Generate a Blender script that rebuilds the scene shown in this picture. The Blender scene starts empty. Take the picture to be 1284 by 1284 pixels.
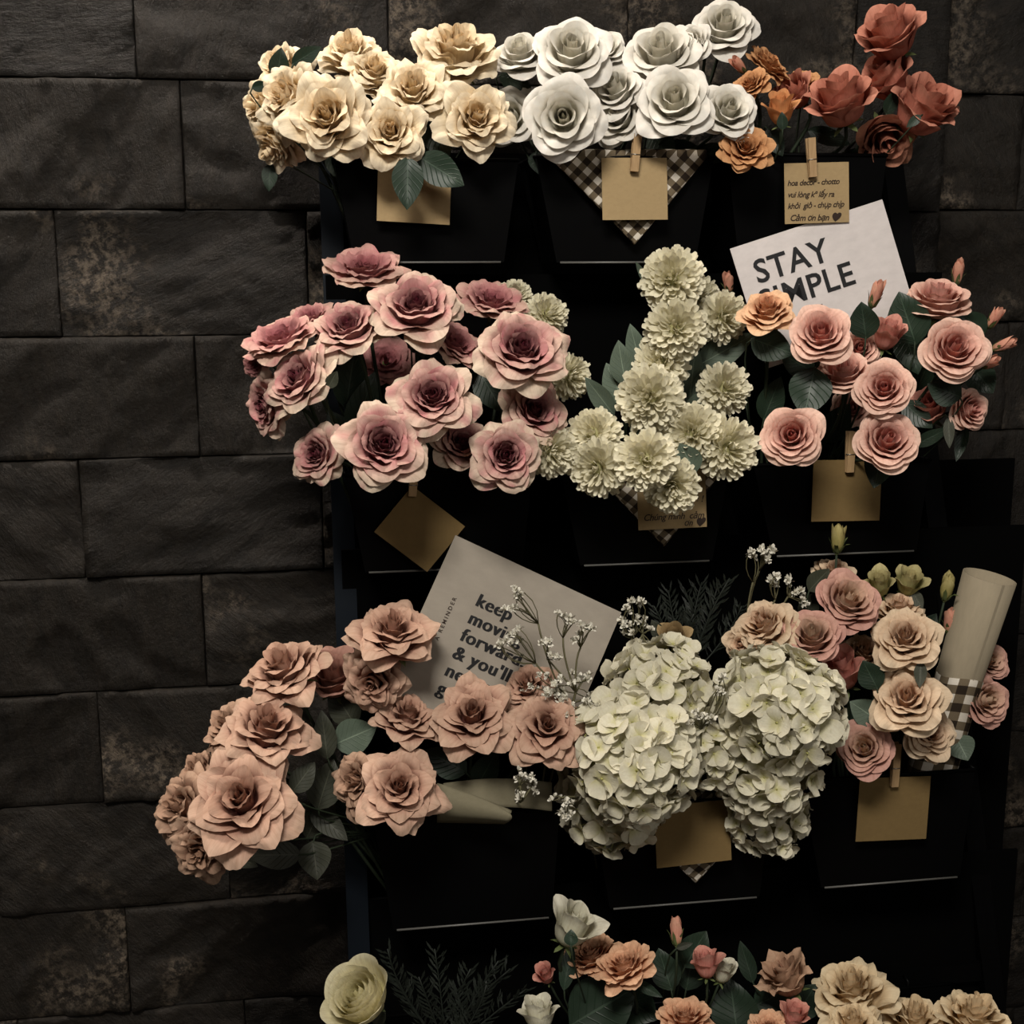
import bpy, math, random
import numpy as np
from mathutils import Vector, Matrix, noise

# ------------------------------------------------------------------ camera, world, lamps, exposure
SC = bpy.context.scene
COL = SC.collection
F = 1590.0                      # focal length in pixels of the 1284 px frame
CAM = Vector((0.0, -1.63, 1.55))
YAW, PITCH, ROLL = math.radians(8.72), math.radians(10.95), math.radians(-0.22)
FWD = Vector((math.sin(YAW) * math.cos(PITCH), math.cos(YAW) * math.cos(PITCH), -math.sin(PITCH)))
RGT = Vector((math.cos(YAW), -math.sin(YAW), 0))
UPV = RGT.cross(FWD)
RGT, UPV = RGT * math.cos(ROLL) + UPV * math.sin(ROLL), UPV * math.cos(ROLL) - RGT * math.sin(ROLL)
cd = bpy.data.cameras.new('camera')
cd.sensor_width = 36
cd.lens = F / 1284 * 36
cd.clip_start = 0.02
cam = bpy.data.objects.new('camera', cd)
COL.objects.link(cam)
mw = Matrix((RGT, UPV, -FWD)).transposed().to_4x4()
mw.translation = CAM
cam.matrix_world = mw
SC.camera = cam

w = bpy.data.worlds.new('world')
SC.world = w
w.use_nodes = True
w.node_tree.nodes['Background'].inputs[0].default_value = (1.0, 0.93, 0.84, 1)
w.node_tree.nodes['Background'].inputs[1].default_value = 0.035


def lamp(name, loc, target, sx, sy, power, col):
    d = bpy.data.lights.new(name, 'AREA')
    d.shape = 'RECTANGLE'
    d.size, d.size_y = sx, sy
    d.energy = power
    d.color = col
    o = bpy.data.objects.new(name, d)
    COL.objects.link(o)
    o.location = loc
    o.rotation_euler = (Vector(target) - Vector(loc)).to_track_quat('-Z', 'Y').to_euler()
    return o


lamp('ceiling_lamp', (-0.3, -2.0, 2.9), (0.15, -0.15, 1.0), 0.7, 0.45, 66, (1.0, 0.94, 0.86))
lamp('ceiling_spot', (-0.35, -0.24, 2.95), (-0.35, -0.0, 1.7), 0.5, 0.10, 14, (1.0, 0.90, 0.80)).data.spread = math.radians(110)
lamp('front_fill', (0.9, -3.2, 2.4), (0.1, -0.2, 1.1), 1.2, 0.8, 13, (1.0, 0.94, 0.87))  # unseen fill light added on the camera side to lift the flower centres

SC.view_settings.view_transform = 'Standard'
SC.view_settings.look = 'None'
SC.view_settings.gamma = 1
SC.view_settings.use_curve_mapping = False
SC.view_settings.exposure = -0.14


# ------------------------------------------------------------------ helpers
def ray(px, py):
    return FWD + RGT * ((px - 642) / F) - UPV * ((py - 642) / F)


def at(px, py, d):              # the point seen at that pixel, d metres in front of the wall
    v = ray(px, py)
    return CAM + v * ((-d - CAM.y) / v.y)


def mpp(p):                     # metres per pixel at a point
    return (p - CAM).dot(FWD) / F


def lin(c):
    return tuple(((x / 255) / 12.92 if x / 255 <= .04045 else ((x / 255 + .055) / 1.055) ** 2.4) for x in c[:3])


def sm(a, b, x):
    t = np.clip((x - a) / (b - a), 0, 1)
    return t * t * (3 - 2 * t)


def mesh(name, v, f, colr=None, uv=None, smooth=True):
    me = bpy.data.meshes.new(name)
    me.from_pydata([tuple(map(float, p)) for p in v], [], f)
    if colr is not None:
        a = me.attributes.new('tint', 'FLOAT_COLOR', 'POINT')
        c = np.ones((len(v), 4), 'f')
        c[:, :3] = colr
        a.data.foreach_set('color', c.ravel())
    if uv is not None:
        l = me.uv_layers.new(name='UVMap')
        idx = np.zeros(len(me.loops), 'i')
        me.loops.foreach_get('vertex_index', idx)
        l.data.foreach_set('uv', np.asarray(uv, 'f')[idx].ravel())
    if smooth:
        me.polygons.foreach_set('use_smooth', [True] * len(me.polygons))
    me.update()
    return me


def link(name, me, mat=None, parent=None):
    o = bpy.data.objects.new(name, me)
    COL.objects.link(o)
    if mat is not None and not me.materials:
        me.materials.append(mat)
    o.parent = parent
    return o


def tag(o, label, cat, group=None):
    o['label'] = label
    o['category'] = cat
    if group:
        o['group'] = group
    return o


def empty(name, M):
    o = bpy.data.objects.new(name, None)
    o.empty_display_size = .02
    COL.objects.link(o)
    l, q, s = M.decompose()
    o.location, o.rotation_euler, o.scale = l, q.to_euler(), s
    return o


class MB:                       # collects simple shapes into one mesh
    def __init__(s):
        s.v, s.f = [], []

    def add(s, v, f):
        n = len(s.v)
        s.v += [Vector(p) for p in v]
        s.f += [[i + n for i in q] for q in f]
        return s

    def hexa(s, p):             # 8 corners: bottom ring then top ring
        return s.add(p, [[3, 2, 1, 0], [4, 5, 6, 7], [0, 1, 5, 4], [1, 2, 6, 5], [2, 3, 7, 6], [3, 0, 4, 7]])

    def box(s, a, b):
        x0, y0, z0 = a
        x1, y1, z1 = b
        return s.hexa([(x0, y0, z0), (x1, y0, z0), (x1, y1, z0), (x0, y1, z0), (x0, y0, z1), (x1, y0, z1), (x1, y1, z1), (x0, y1, z1)])

    def tube(s, pts, r, n=6, r1=None):
        pts = [Vector(p) for p in pts]
        m = len(pts)
        rings = []
        for i, p in enumerate(pts):
            t = (pts[min(i + 1, m - 1)] - pts[max(i - 1, 0)]).normalized()
            a = t.orthogonal().normalized() if i == 0 else (a - t * a.dot(t)).normalized()
            b = t.cross(a)
            rr = r if r1 is None else r + (r1 - r) * i / (m - 1)
            rings.append([p + (a * math.cos(k * 2 * math.pi / n) + b * math.sin(k * 2 * math.pi / n)) * rr for k in range(n)])
        v = [p for g in rings for p in g]
        f = [[i * n + k, i * n + (k + 1) % n, (i + 1) * n + (k + 1) % n, (i + 1) * n + k] for i in range(m - 1) for k in range(n)]
        f += [list(range(n))[::-1], [(m - 1) * n + k for k in range(n)]]
        return s.add(v, f)

    def mesh(s, name, smooth=False, M=None):
        v = s.v if M is None else [M @ p for p in s.v]
        return mesh(name, v, s.f, smooth=smooth)


def bez(a, b, c, d, n=9):
    return [a * (1 - t) ** 3 + b * 3 * t * (1 - t) ** 2 + c * 3 * t * t * (1 - t) + d * t ** 3 for t in [i / (n - 1) for i in range(n)]]


# ------------------------------------------------------------------ materials
def mat(name, col=(0.5, 0.5, 0.5), rough=.7, spec=.3):
    m = bpy.data.materials.new(name)
    m.use_nodes = True
    b = m.node_tree.nodes['Principled BSDF']
    b.inputs['Base Color'].default_value = (*col, 1)
    b.inputs['Roughness'].default_value = rough
    b.inputs['Specular IOR Level'].default_value = spec
    return m, m.node_tree, b


def nd(nt, t, **kw):
    n = nt.nodes.new(t)
    for k, v in kw.items():
        setattr(n, k, v)
    return n


def math_n(nt, op, a, b=None):
    n = nd(nt, 'ShaderNodeMath', operation=op)
    for i, x in enumerate((a, b)):
        if x is None:
            continue
        if isinstance(x, (int, float)):
            n.inputs[i].default_value = x
        else:
            nt.links.new(x, n.inputs[i])
    return n.outputs[0]


def mixc(nt, fac, a, b, blend='MIX'):
    n = nd(nt, 'ShaderNodeMix', data_type='RGBA', blend_type=blend)
    for s, x in ((0, fac), (6, a), (7, b)):
        if isinstance(x, (int, float)):
            n.inputs[s].default_value = x
        elif isinstance(x, tuple):
            n.inputs[s].default_value = (*x, 1)
        else:
            nt.links.new(x, n.inputs[s])
    return n.outputs[2]


def ramp(nt, x, stops):
    n = nd(nt, 'ShaderNodeValToRGB')
    e = n.color_ramp.elements
    while len(e) < len(stops):
        e.new(.5)
    for q, (p, c) in zip(e, stops):
        q.position = p
        q.color = (*c, 1) if isinstance(c, tuple) else (c, c, c, 1)
    nt.links.new(x, n.inputs[0])
    return n.outputs[0]


def noise_n(nt, vec, scale, detail=3, rough=.6):
    n = nd(nt, 'ShaderNodeTexNoise')
    n.inputs['Scale'].default_value = scale
    n.inputs['Detail'].default_value = detail
    n.inputs['Roughness'].default_value = rough
    if vec is not None:
        nt.links.new(vec, n.inputs['Vector'])
    return n.outputs['Fac']


def bump(nt, bsdf, h, strength, dist):
    n = nd(nt, 'ShaderNodeBump')
    n.inputs['Strength'].default_value = strength
    n.inputs['Distance'].default_value = dist
    nt.links.new(h, n.inputs['Height'])
    nt.links.new(n.outputs[0], bsdf.inputs['Normal'])


def mapped(nt, out, scale):
    n = nd(nt, 'ShaderNodeMapping')
    n.inputs['Scale'].default_value = scale
    nt.links.new(out, n.inputs[0])
    return n.outputs[0]


def cloth_petal(name, translucent, vein, rough=.75, streak=.80):
    m, nt, b = mat(name, rough=rough, spec=.15)
    at_ = nd(nt, 'ShaderNodeAttribute', attribute_name='tint')
    tc = nd(nt, 'ShaderNodeTexCoord')
    oi = nd(nt, 'ShaderNodeObjectInfo')
    mot = noise_n(nt, mapped(nt, tc.outputs['Object'], (1, 1, 1)), 5, 3)
    c = mixc(nt, 1.0, at_.outputs['Color'], ramp(nt, mot, [(.3, (.90, .89, .87)), (.65, (1.0, 1.0, 1.0))]), 'MULTIPLY')
    c = mixc(nt, 1.0, c, ramp(nt, oi.outputs['Random'], [(0, .9), (1, 1.0)]), 'MULTIPLY')
    stk = noise_n(nt, mapped(nt, tc.outputs['UV'], (vein * 1.3, 1.3, 1)), 1.0, 4, .65)
    c = mixc(nt, 1.0, c, ramp(nt, stk, [(.32, (streak + .04, streak, streak - .03)), (.6, (1.0, 1.0, 1.0))]), 'MULTIPLY')
    nt.links.new(c, b.inputs['Base Color'])
    ve = noise_n(nt, mapped(nt, tc.outputs['UV'], (vein, 2.2, 1)), 1.0, 3)
    bump(nt, b, ve, .35, .0016)
    t = nd(nt, 'ShaderNodeBsdfTranslucent')
    nt.links.new(c, t.inputs[0])
    mx = nd(nt, 'ShaderNodeMixShader')
    mx.inputs[0].default_value = translucent
    nt.links.new(b.outputs[0], mx.inputs[1])
    nt.links.new(t.outputs[0], mx.inputs[2])
    nt.links.new(mx.outputs[0], nt.nodes['Material Output'].inputs[0])
    return m


PETAL = cloth_petal('petal_fabric', .20, 14)
FOAM = cloth_petal('petal_foam', .16, 5, .6, .96)
FLORET = cloth_petal('floret_fabric', .22, 8, .75, .92)


def leaf_mat(name, c1, c2, rough=.45):
    m, nt, b = mat(name, rough=rough, spec=.35)
    tc = nd(nt, 'ShaderNodeTexCoord')
    oi = nd(nt, 'ShaderNodeObjectInfo')
    sp = nd(nt, 'ShaderNodeSeparateXYZ')
    nt.links.new(tc.outputs['UV'], sp.inputs[0])
    x = math_n(nt, 'ABSOLUTE', math_n(nt, 'SUBTRACT', sp.outputs[0], .5))
    rib = math_n(nt, 'LESS_THAN', x, .018)
    side = math_n(nt, 'FRACT', math_n(nt, 'MULTIPLY', math_n(nt, 'SUBTRACT', sp.outputs[1], math_n(nt, 'MULTIPLY', x, .6)), 8.0))
    vein = ramp(nt, side, [(0, 1.0), (.10, 0.0), (.9, 0.0), (1.0, 1.0)])
    n = noise_n(nt, tc.outputs['Object'], 30, 3)
    c = mixc(nt, n, c1, c2)
    c = mixc(nt, math_n(nt, 'MULTIPLY', math_n(nt, 'MAXIMUM', rib, math_n(nt, 'MULTIPLY', vein, .15)), .5), c, tuple(min(1, q * 2.2 + .02) for q in c2))
    c = mixc(nt, 1.0, c, ramp(nt, oi.outputs['Random'], [(0, .75), (1, 1.1)]), 'MULTIPLY')
    nt.links.new(c, b.inputs['Base Color'])
    bump(nt, b, math_n(nt, 'MAXIMUM', rib, vein), .4, .002)
    return m


LEAF_DARK = leaf_mat('leaf_dark_green', lin((26, 40, 29)), lin((36, 51, 37)))
LEAF_GREY = leaf_mat('leaf_grey_green', lin((70, 84, 72)), lin((92, 104, 88)), .6)
LEAF_OLIVE = leaf_mat('leaf_olive', lin((42, 45, 34)), lin((56, 58, 44)), .6)
STEM, _, _ = mat('stem_green', lin((36, 46, 30)), .7)
CALYX, _nt, _b = mat('calyx_green', lin((80, 92, 52)), .6)
_n = noise_n(_nt, None, 60)
_nt.links.new(mixc(_nt, _n, lin((62, 78, 44)), lin((104, 110, 66))), _b.inputs['Base Color'])
DEEP, _, _ = mat('flower_core', lin((150, 146, 104)), .9)
SPRIG, _, _ = mat('sprig_stem', lin((86, 82, 58)), .7)
BLOSSOM, _, _ = mat('tiny_blossom', lin((212, 208, 194)), .8, .1)
FERN, _nt, _b = mat('dark_fern', lin((27, 32, 26)), .6)
METAL, _nt, _b = mat('black_metal', (.0015, .0015, .0016), .55, .06)
_n = noise_n(_nt, None, 120, 2)
_nt.links.new(ramp(_nt, _n, [(.3, .36), (.7, .5)]), _b.inputs['Roughness'])
EDGE, _, _ = mat('edge_glint_grey', (.10, .098, .09), .4, .5)  # lighter grey paints the glint along each bin's bottom edge
POSTM, _, _ = mat('blue_glint_black', (.004, .006, .009), .55, .08)  # bluish glint of the left post, put into its base colour
SHADE_BLACK, _, _ = mat('shade_black', (.0015, .0015, .0015), .9, .02)  # flat black standing for the shade between and beside the bins
PIN, _nt, _b = mat('pale_wood', lin((168, 138, 100)), .7)
_tc = nd(_nt, 'ShaderNodeTexCoord')
_n = noise_n(_nt, mapped(_nt, _tc.outputs['Object'], (400, 400, 40)), 1, 3)
_nt.links.new(mixc(_nt, _n, lin((140, 112, 78)), lin((186, 156, 116))), _b.inputs['Base Color'])
SPRING, _, _ = mat('spring_steel', (.35, .34, .32), .35)
SPRING.node_tree.nodes['Principled BSDF'].inputs['Metallic'].default_value = 1
INK, _, _ = mat('black_ink', (.008, .008, .009), .6)
BROWNINK, _, _ = mat('dark_pen_ink', lin((44, 30, 22)), .6)


def paper(name, c, var=.1):
    m, nt, b = mat(name, c, .85, .15)
    n1 = noise_n(nt, None, 300, 2)
    n2 = noise_n(nt, None, 14, 3)
    x = mixc(nt, n1, tuple(q * (1 - var) for q in c), tuple(q * (1 + var) for q in c))
    x = mixc(nt, 1.0, x, ramp(nt, n2, [(.3, .9), (.7, 1.0)]), 'MULTIPLY')
    nt.links.new(x, b.inputs['Base Color'])
    bump(nt, b, n1, .1, .0005)
    return m


KRAFT = paper('kraft_card', lin((158, 136, 100)))
KRAFT_DULL = paper('kraft_card_olive', lin((114, 94, 60)))
WHITECARD = paper('white_card', lin((205, 198, 195)), .03)
GREYCARD = paper('grey_beige_card', lin((150, 142, 130)), .05)
TUBEP = paper('tan_paper_tube', lin((146, 135, 114)), .05)
WRAP = paper('olive_wrapping_paper', lin((116, 110, 90)), .06)

GING, _nt, _b = mat('gingham_cloth', rough=.9, spec=.1)
_uv = nd(_nt, 'ShaderNodeTexCoord')
_sp = nd(_nt, 'ShaderNodeSeparateXYZ')
_nt.links.new(_uv.outputs['UV'], _sp.inputs[0])
_a = math_n(_nt, 'LESS_THAN', math_n(_nt, 'FRACT', math_n(_nt, 'MULTIPLY', _sp.outputs[0], .5)), .5)
_c = math_n(_nt, 'LESS_THAN', math_n(_nt, 'FRACT', math_n(_nt, 'MULTIPLY', _sp.outputs[1], .5)), .5)
_s = math_n(_nt, 'MULTIPLY', math_n(_nt, 'ADD', _a, _c), .5)
_cc = ramp(_nt, _s, [(0, lin((206, 198, 184))), (.5, lin((104, 92, 74))), (1, lin((46, 38, 30)))])
_cc = mixc(_nt, 1.0, _cc, ramp(_nt, noise_n(_nt, mapped(_nt, _uv.outputs['UV'], (9, 9, 9)), 1.0, 2), [(.3, .85), (.7, 1.0)]), 'MULTIPLY')
_nt.links.new(_cc, _b.inputs['Base Color'])

SLATE, _nt, _b = mat('dark_slate', rough=.55, spec=.22)
_tc = nd(_nt, 'ShaderNodeTexCoord')
_oi = nd(_nt, 'ShaderNodeObjectInfo')
_rot = nd(_nt, 'ShaderNodeVectorRotate', rotation_type='Y_AXIS')
_nt.links.new(_tc.outputs['Object'], _rot.inputs['Vector'])
_nt.links.new(math_n(_nt, 'MULTIPLY', _oi.outputs['Random'], 2.4), _rot.inputs['Angle'])
_off = nd(_nt, 'ShaderNodeVectorMath', operation='ADD')
_nt.links.new(_rot.outputs[0], _off.inputs[0])
_nt.links.new(_oi.outputs['Random'], _off.inputs[1])
_str = noise_n(_nt, mapped(_nt, _off.outputs[0], (24, 24, 75)), 1.0, 8, .75)
_big = noise_n(_nt, _off.outputs[0], 9, 4)
_fine = noise_n(_nt, _off.outputs[0], 160, 4, .7)
_c = mixc(_nt, _big, lin((13, 11, 9)), lin((28, 24, 19)))
_c = mixc(_nt, ramp(_nt, _str, [(.35, 0.0), (.75, .7)]), _c, lin((45, 39, 32)))
_pat = noise_n(_nt, _off.outputs[0], 5.5, 3, .5)
_pm = math_n(_nt, 'MULTIPLY', ramp(_nt, _pat, [(.56, 0.0), (.68, 1.0)]), ramp(_nt, noise_n(_nt, _off.outputs[0], 90, 5, .75), [(.45, 0.0), (.62, 1.0)]))
_c = mixc(_nt, math_n(_nt, 'MULTIPLY', _pm, .75), _c, lin((112, 100, 86)))
_c = mixc(_nt, 1.0, _c, ramp(_nt, _oi.outputs['Random'], [(0, .62), (1, 1.0)]), 'MULTIPLY')
_nt.links.new(_c, _b.inputs['Base Color'])
_nt.links.new(ramp(_nt, _fine, [(.3, .42), (.7, .75)]), _b.inputs['Roughness'])
_h = math_n(_nt, 'ADD', math_n(_nt, 'MULTIPLY', _str, 1.0), math_n(_nt, 'MULTIPLY', _fine, .35))
bump(_nt, _b, _h, .9, .005)
JOINT, _, _ = mat('wall_joint', (.010, .009, .008), .95, .1)
FLOORM, _nt, _b = mat('floor_concrete', lin((70, 64, 58)), .6)
_n = noise_n(_nt, None, 6, 4)
_nt.links.new(mixc(_nt, _n, lin((56, 51, 46)), lin((84, 77, 70))), _b.inputs['Base Color'])

# ------------------------------------------------------------------ the room: slate walls and floor
XL, XC, XR = -1.15, at(1196, 10, 0).x, 1.75
ZT, PITCHZ = CAM.z + 0.136 * 1.63, .1522
REC = .035


def structure(name, me, m):
    o = link(name, me, m)
    o['kind'] = 'structure'
    return o


wall_back = structure('wall_back', MB().box((XL, .012, 0), (XC, .16, 2.6)).mesh('wall_back'), JOINT)
wall_right = structure('wall_right', MB().box((XC, .012 + REC, 0), (XR, .16 + REC, 2.6)).mesh('wall_right'), JOINT)
floor = structure('floor', MB().box((XL - .6, -4.2, -.06), (XR + .6, .2, 0)).mesh('floor'), FLOORM)


def slate(x0, x1, z0, z1, seed, y0=0.0):
    rng = random.Random(seed)
    nx, nz = max(6, int((x1 - x0) / .0075)), 22
    a = rng.uniform(-1.2, 1.2)
    ca, sa = math.cos(a), math.sin(a)
    o = Vector((rng.uniform(0, 99), rng.uniform(0, 99), rng.uniform(0, 99)))
    g = .0006
    x0, x1, z0, z1 = x0 + g, x1 - g, z0 + g, z1 - g
    cx, cz = (x0 + x1) / 2, (z0 + z1) / 2
    lift = rng.uniform(-.0022, .0022)
    levels = rng.choice([1.6, 2.2, 3.2])
    tilt = rng.uniform(-.008, .008)
    gx = [x0, x0 + .0016] + [x0 + .0016 + (x1 - x0 - .0032) * i / (nx - 2) for i in range(1, nx - 1)] + [x1]
    gz = [z0, z0 + .0016] + [z0 + .0016 + (z1 - z0 - .0032) * i / (nz - 2) for i in range(1, nz - 1)] + [z1]
    v, f = [], []
    for j in range(nz + 1):
        for i in range(nx + 1):
            x = gx[i]
            z = gz[j]
            p = Vector(((x * ca - z * sa) * 5, 0, (x * sa + z * ca) * 11)) + o
            h = noise.fractal(p, .9, 2.1, 4)
            q = h * levels
            fl = math.floor(q)
            fr = q - fl
            st = (fl + min(1, max(0, (fr - .8) / .2))) / levels
            y = -(.009 * st + .0015 * h) + lift + tilt * (z - cz)
            e = min(i, nx - i, j, nz - j)
            if e == 0:
                y = y * .3 + .004
                x += noise.noise(Vector((x * 60, z * 60, 3)) + o) * .0008
                z += noise.noise(Vector((x * 60, z * 60, 9)) + o) * .0008
            v.append((x - cx, min(y, .011), z - cz))
            if i < nx and j < nz:
                k = j * (nx + 1) + i
                f.append([k, k + 1, k + nx + 2, k + nx + 1])
    # skirt back to the bed
    ring = list(range(nx + 1)) + [j * (nx + 1) + nx for j in range(1, nz + 1)] + [nz * (nx + 1) + i for i in range(nx - 1, -1, -1)] + [j * (nx + 1) for j in range(nz - 1, 0, -1)]
    b = len(v)
    for r in ring:
        v.append((v[r][0], .0125, v[r][2]))
    n = len(ring)
    for k in range(n):
        f.append([ring[k], b + k, b + (k + 1) % n, ring[(k + 1) % n]])
    me = mesh('slate_tile', v, f)
    return me, (cx, y0, cz)


# one joint of each course, read where it meets the left of the wall
JX = {1: 222, 2: 60, 3: 239, 4: 91, 5: 248, 6: 115, 7: 279, 8: 151, 9: 303}
MY = {1: 50, 2: 180, 3: 340, 4: 490, 5: 640, 6: 790, 7: 930, 8: 1070, 9: 1200}
seed = 0
for r in range(-1, 15):
    z1 = ZT - (r - 1) * PITCHZ
    z0 = z1 - PITCHZ
    z0 = max(z0, .003)
    if z1 < .02 or z0 > 2.4:
        continue
    jx = at(JX[r], MY[r], 0).x if r in JX else -.5 + .13 * (r * 7 % 5) / 5
    n0 = math.floor((XL - jx) / .3) + 1
    xs = sorted(set([XL] + [jx + .3 * k for k in range(n0, 12) if XL + .02 < jx + .3 * k < XC - .02] + [XC]))
    for a, b in zip(xs[:-1], xs[1:]):
        seed += 1
        me, loc = slate(a, b, z0, z1, seed)
        link('slate_tile', me, SLATE, wall_back).location = loc
    xs = [XC, XC + (.13 if r % 2 else .22)]
    while xs[-1] + .3 < XR:
        xs.append(xs[-1] + .3)
    xs.append(XR)
    zo = .004
    for a, b in zip(xs[:-1], xs[1:]):
        seed += 1
        me, loc = slate(a, b, max(z0 + zo, .003), z1 + zo, seed, REC)
        link('slate_tile', me, SLATE, wall_right).location = loc

# ------------------------------------------------------------------ black metal stand and its hanging bins
ROWD = {1: .18, 2: .235, 3: .29, 4: .345}
BD = .115                        # bin depth
BINS = {                         # row, column: rim left, rim right, rim y, bottom left, bottom right, bottom y (pixels)
    (1, 1): (418, 650, 200, 445, 632, 329), (1, 2): (672, 895, 197, 698, 872, 329), (1, 3): (912, 1112, 194, 926, 1096, 326),
    (2, 1): (432, 668, 592, 458, 655, 714), (2, 2): (703, 915, 588, 728, 893, 706), (2, 3): (945, 1166, 580, 970, 1149, 694),
    (3, 1): (468, 702, 1022, 493, 692, 1158), (3, 2): (742, 968, 1004, 765, 952, 1132), (3, 3): (1005, 1222, 972, 1030, 1203, 1106),
    (4, 1): (472, 716, 1338, 497, 700, 1480), (4, 2): (752, 985, 1326, 776, 964, 1466), (4, 3): (1022, 1250, 1310, 1040, 1230, 1450)}
BINP = {}
BLAB = {1: ('top', 'cream roses', 'white roses', 'orange and terracotta roses'), 2: ('second', 'mauve pink roses', 'cream chrysanthemums', 'peach pink roses'),
        3: ('third', 'dusty pink roses', 'cream hydrangeas', 'pale peach roses'), 4: ('bottom', 'lone cream ranunculus', 'peach rosebuds', 'large cream roses')}
for (r, c), (rl, rr, ry, bl, br, by) in BINS.items():
    d = ROWD[r]
    a, b_ = at(rl, ry, d), at(rr, ry, d)
    e, g = at(bl, by, d - .012), at(br, by, d - .012)
    zr, zb = (a.z + b_.z) / 2, (e.z + g.z) / 2
    yf, yb, yfb = -d, -d + BD, -d + .012
    cx = (a.x + b_.x) / 2
    root = empty('flower_bin', Matrix.Translation((cx, (yf + yb) / 2, zb)))
    tag(root, 'black metal bin holding the %s, %s row of the stand' % (BLAB[r][c], BLAB[r][0]), 'bin', 'black bins of the stand')
    Mi = Matrix.Translation((-cx, -(yf + yb) / 2, -zb))
    t = .0016
    A = [Vector(p) for p in ((e.x, yfb, zb), (g.x, yfb, zb), (g.x, yb, zb), (e.x, yb, zb), (a.x, yf, zr), (b_.x, yf, zr), (b_.x, yb, zr), (a.x, yb, zr))]
    sx, sy = Vector((t, 0, 0)), Vector((0, t, 0))
    B = [A[0] + sx + sy, A[1] - sx + sy, A[2] - sx - sy, A[3] + sx - sy, A[4] + sx + sy, A[5] - sx + sy, A[6] - sx - sy, A[7] + sx - sy]
    for q in B[:4]:
        q.z += t
    f = [[3, 2, 1, 0], [0, 1, 5, 4], [1, 2, 6, 5], [2, 3, 7, 6], [3, 0, 4, 7], [8, 9, 10, 11], [12, 13, 9, 8], [13, 14, 10, 9], [14, 15, 11, 10], [15, 12, 8, 11],
         [4, 5, 13, 12], [5, 6, 14, 13], [6, 7, 15, 14], [7, 4, 12, 15]]
    link('body', MB().add(A + B, f).mesh('bin_body', M=Mi), METAL, root)
    rim = MB().tube([A[4], A[5]], .0022).tube([A[5], A[6]], .0022).tube([A[6], A[7]], .0022).tube([A[7], A[4]], .0022)
    link('rim', rim.mesh('bin_rim', True, Mi), METAL, root)
    lip = MB().tube([A[0] + Vector((.004, -.0008, 0)), A[1] + Vector((-.004, -.0008, 0))], .0013)
    link('bottom_edge', lip.mesh('bin_edge', True, Mi), EDGE, root)
    for q in (.25, .75):
        hk = MB()
        x = a.x + (b_.x - a.x) * q
        hk.tube([(x, yb + .004, zr - .02), (x, yb + .004, zr + .006), (x, yb + .012, zr + .010), (x, yb + .018, zr + .004)], .002)
        link('hook', hk.mesh('bin_hook', True, Mi), METAL, root)
    BINP[(r, c)] = dict(cx=cx, x0=a.x, x1=b_.x, z=zr, zb=zb, y=(yf + yb) / 2, yf=yf)

stand = empty('display_stand', Matrix.Translation((.3, -.1, 0)))
tag(stand, 'tall black metal stand against the slate wall, carrying four rows of flower bins', 'stand')
SI = Matrix.Translation((-.3, .1, 0))


def post(p_top, p_bot, wid, dep):
    p, q = Vector(p_top), Vector(p_bot)
    q = p + (q - p) * (p.z / (p.z - q.z))      # on to the floor
    h = [(q.x, q.y - dep, 0), (q.x + wid, q.y - dep, 0), (q.x + wid, q.y, 0), (q.x, q.y, 0),
         (p.x, p.y - dep, p.z), (p.x + wid, p.y - dep, p.z), (p.x + wid, p.y, p.z), (p.x, p.y, p.z)]
    return MB().hexa(h)


PT, PB = at(398, 170, .045), at(436, 1180, .20)
link('post', post(PT, PB, .026, .014).mesh('post', M=SI), POSTM, stand)
PT2, PB2 = at(1098, 170, .045), at(1222, 1180, .20)
link('post', post(PT2, PB2, .026, .014).mesh('post', M=SI), METAL, stand)


def onpost(z, T, B):
    k = (T.z - z) / (T.z - B.z)
    return T + (B - T) * k


for r in (1, 2, 3, 4):
    zr = BINP[(r, 2)]['z']
    y = -ROWD[r] + BD + .0205
    l, g = onpost(zr, PT, PB), onpost(zr, PT2, PB2)
    link('rail', MB().box((l.x, y - .004, zr - .022), (g.x + .026, y + .004, zr + .003)).mesh('rail', M=SI), METAL, stand)
    for p in (l, g):
        link('bracket', MB().box((p.x + .006, min(y - .004, p.y - .014), zr - .02), (p.x + .02, max(y + .004, p.y), zr - .004)).mesh('bracket', M=SI), METAL, stand)
# black sheets added for the shade behind each row, stepped like the bins
for r, (xl, xr, yt, yb_) in {1: (400, 1112, 190, 345), 2: (408, 1160, 345, 700), 3: (428, 1252, 690, 1130), 4: (446, 1246, 1130, 1460), 2.5: (1161, 1264, 578, 700)}.items():
    dd = ROWD[int(r)] - BD - .030
    a, b_ = at(xl, yt, dd), at(xr, yb_, dd)
    link('shade_panel', MB().box((a.x, -dd, b_.z - .01), (b_.x, -dd + .005, a.z)).mesh('shade_panel', M=SI), SHADE_BLACK, stand)


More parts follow.
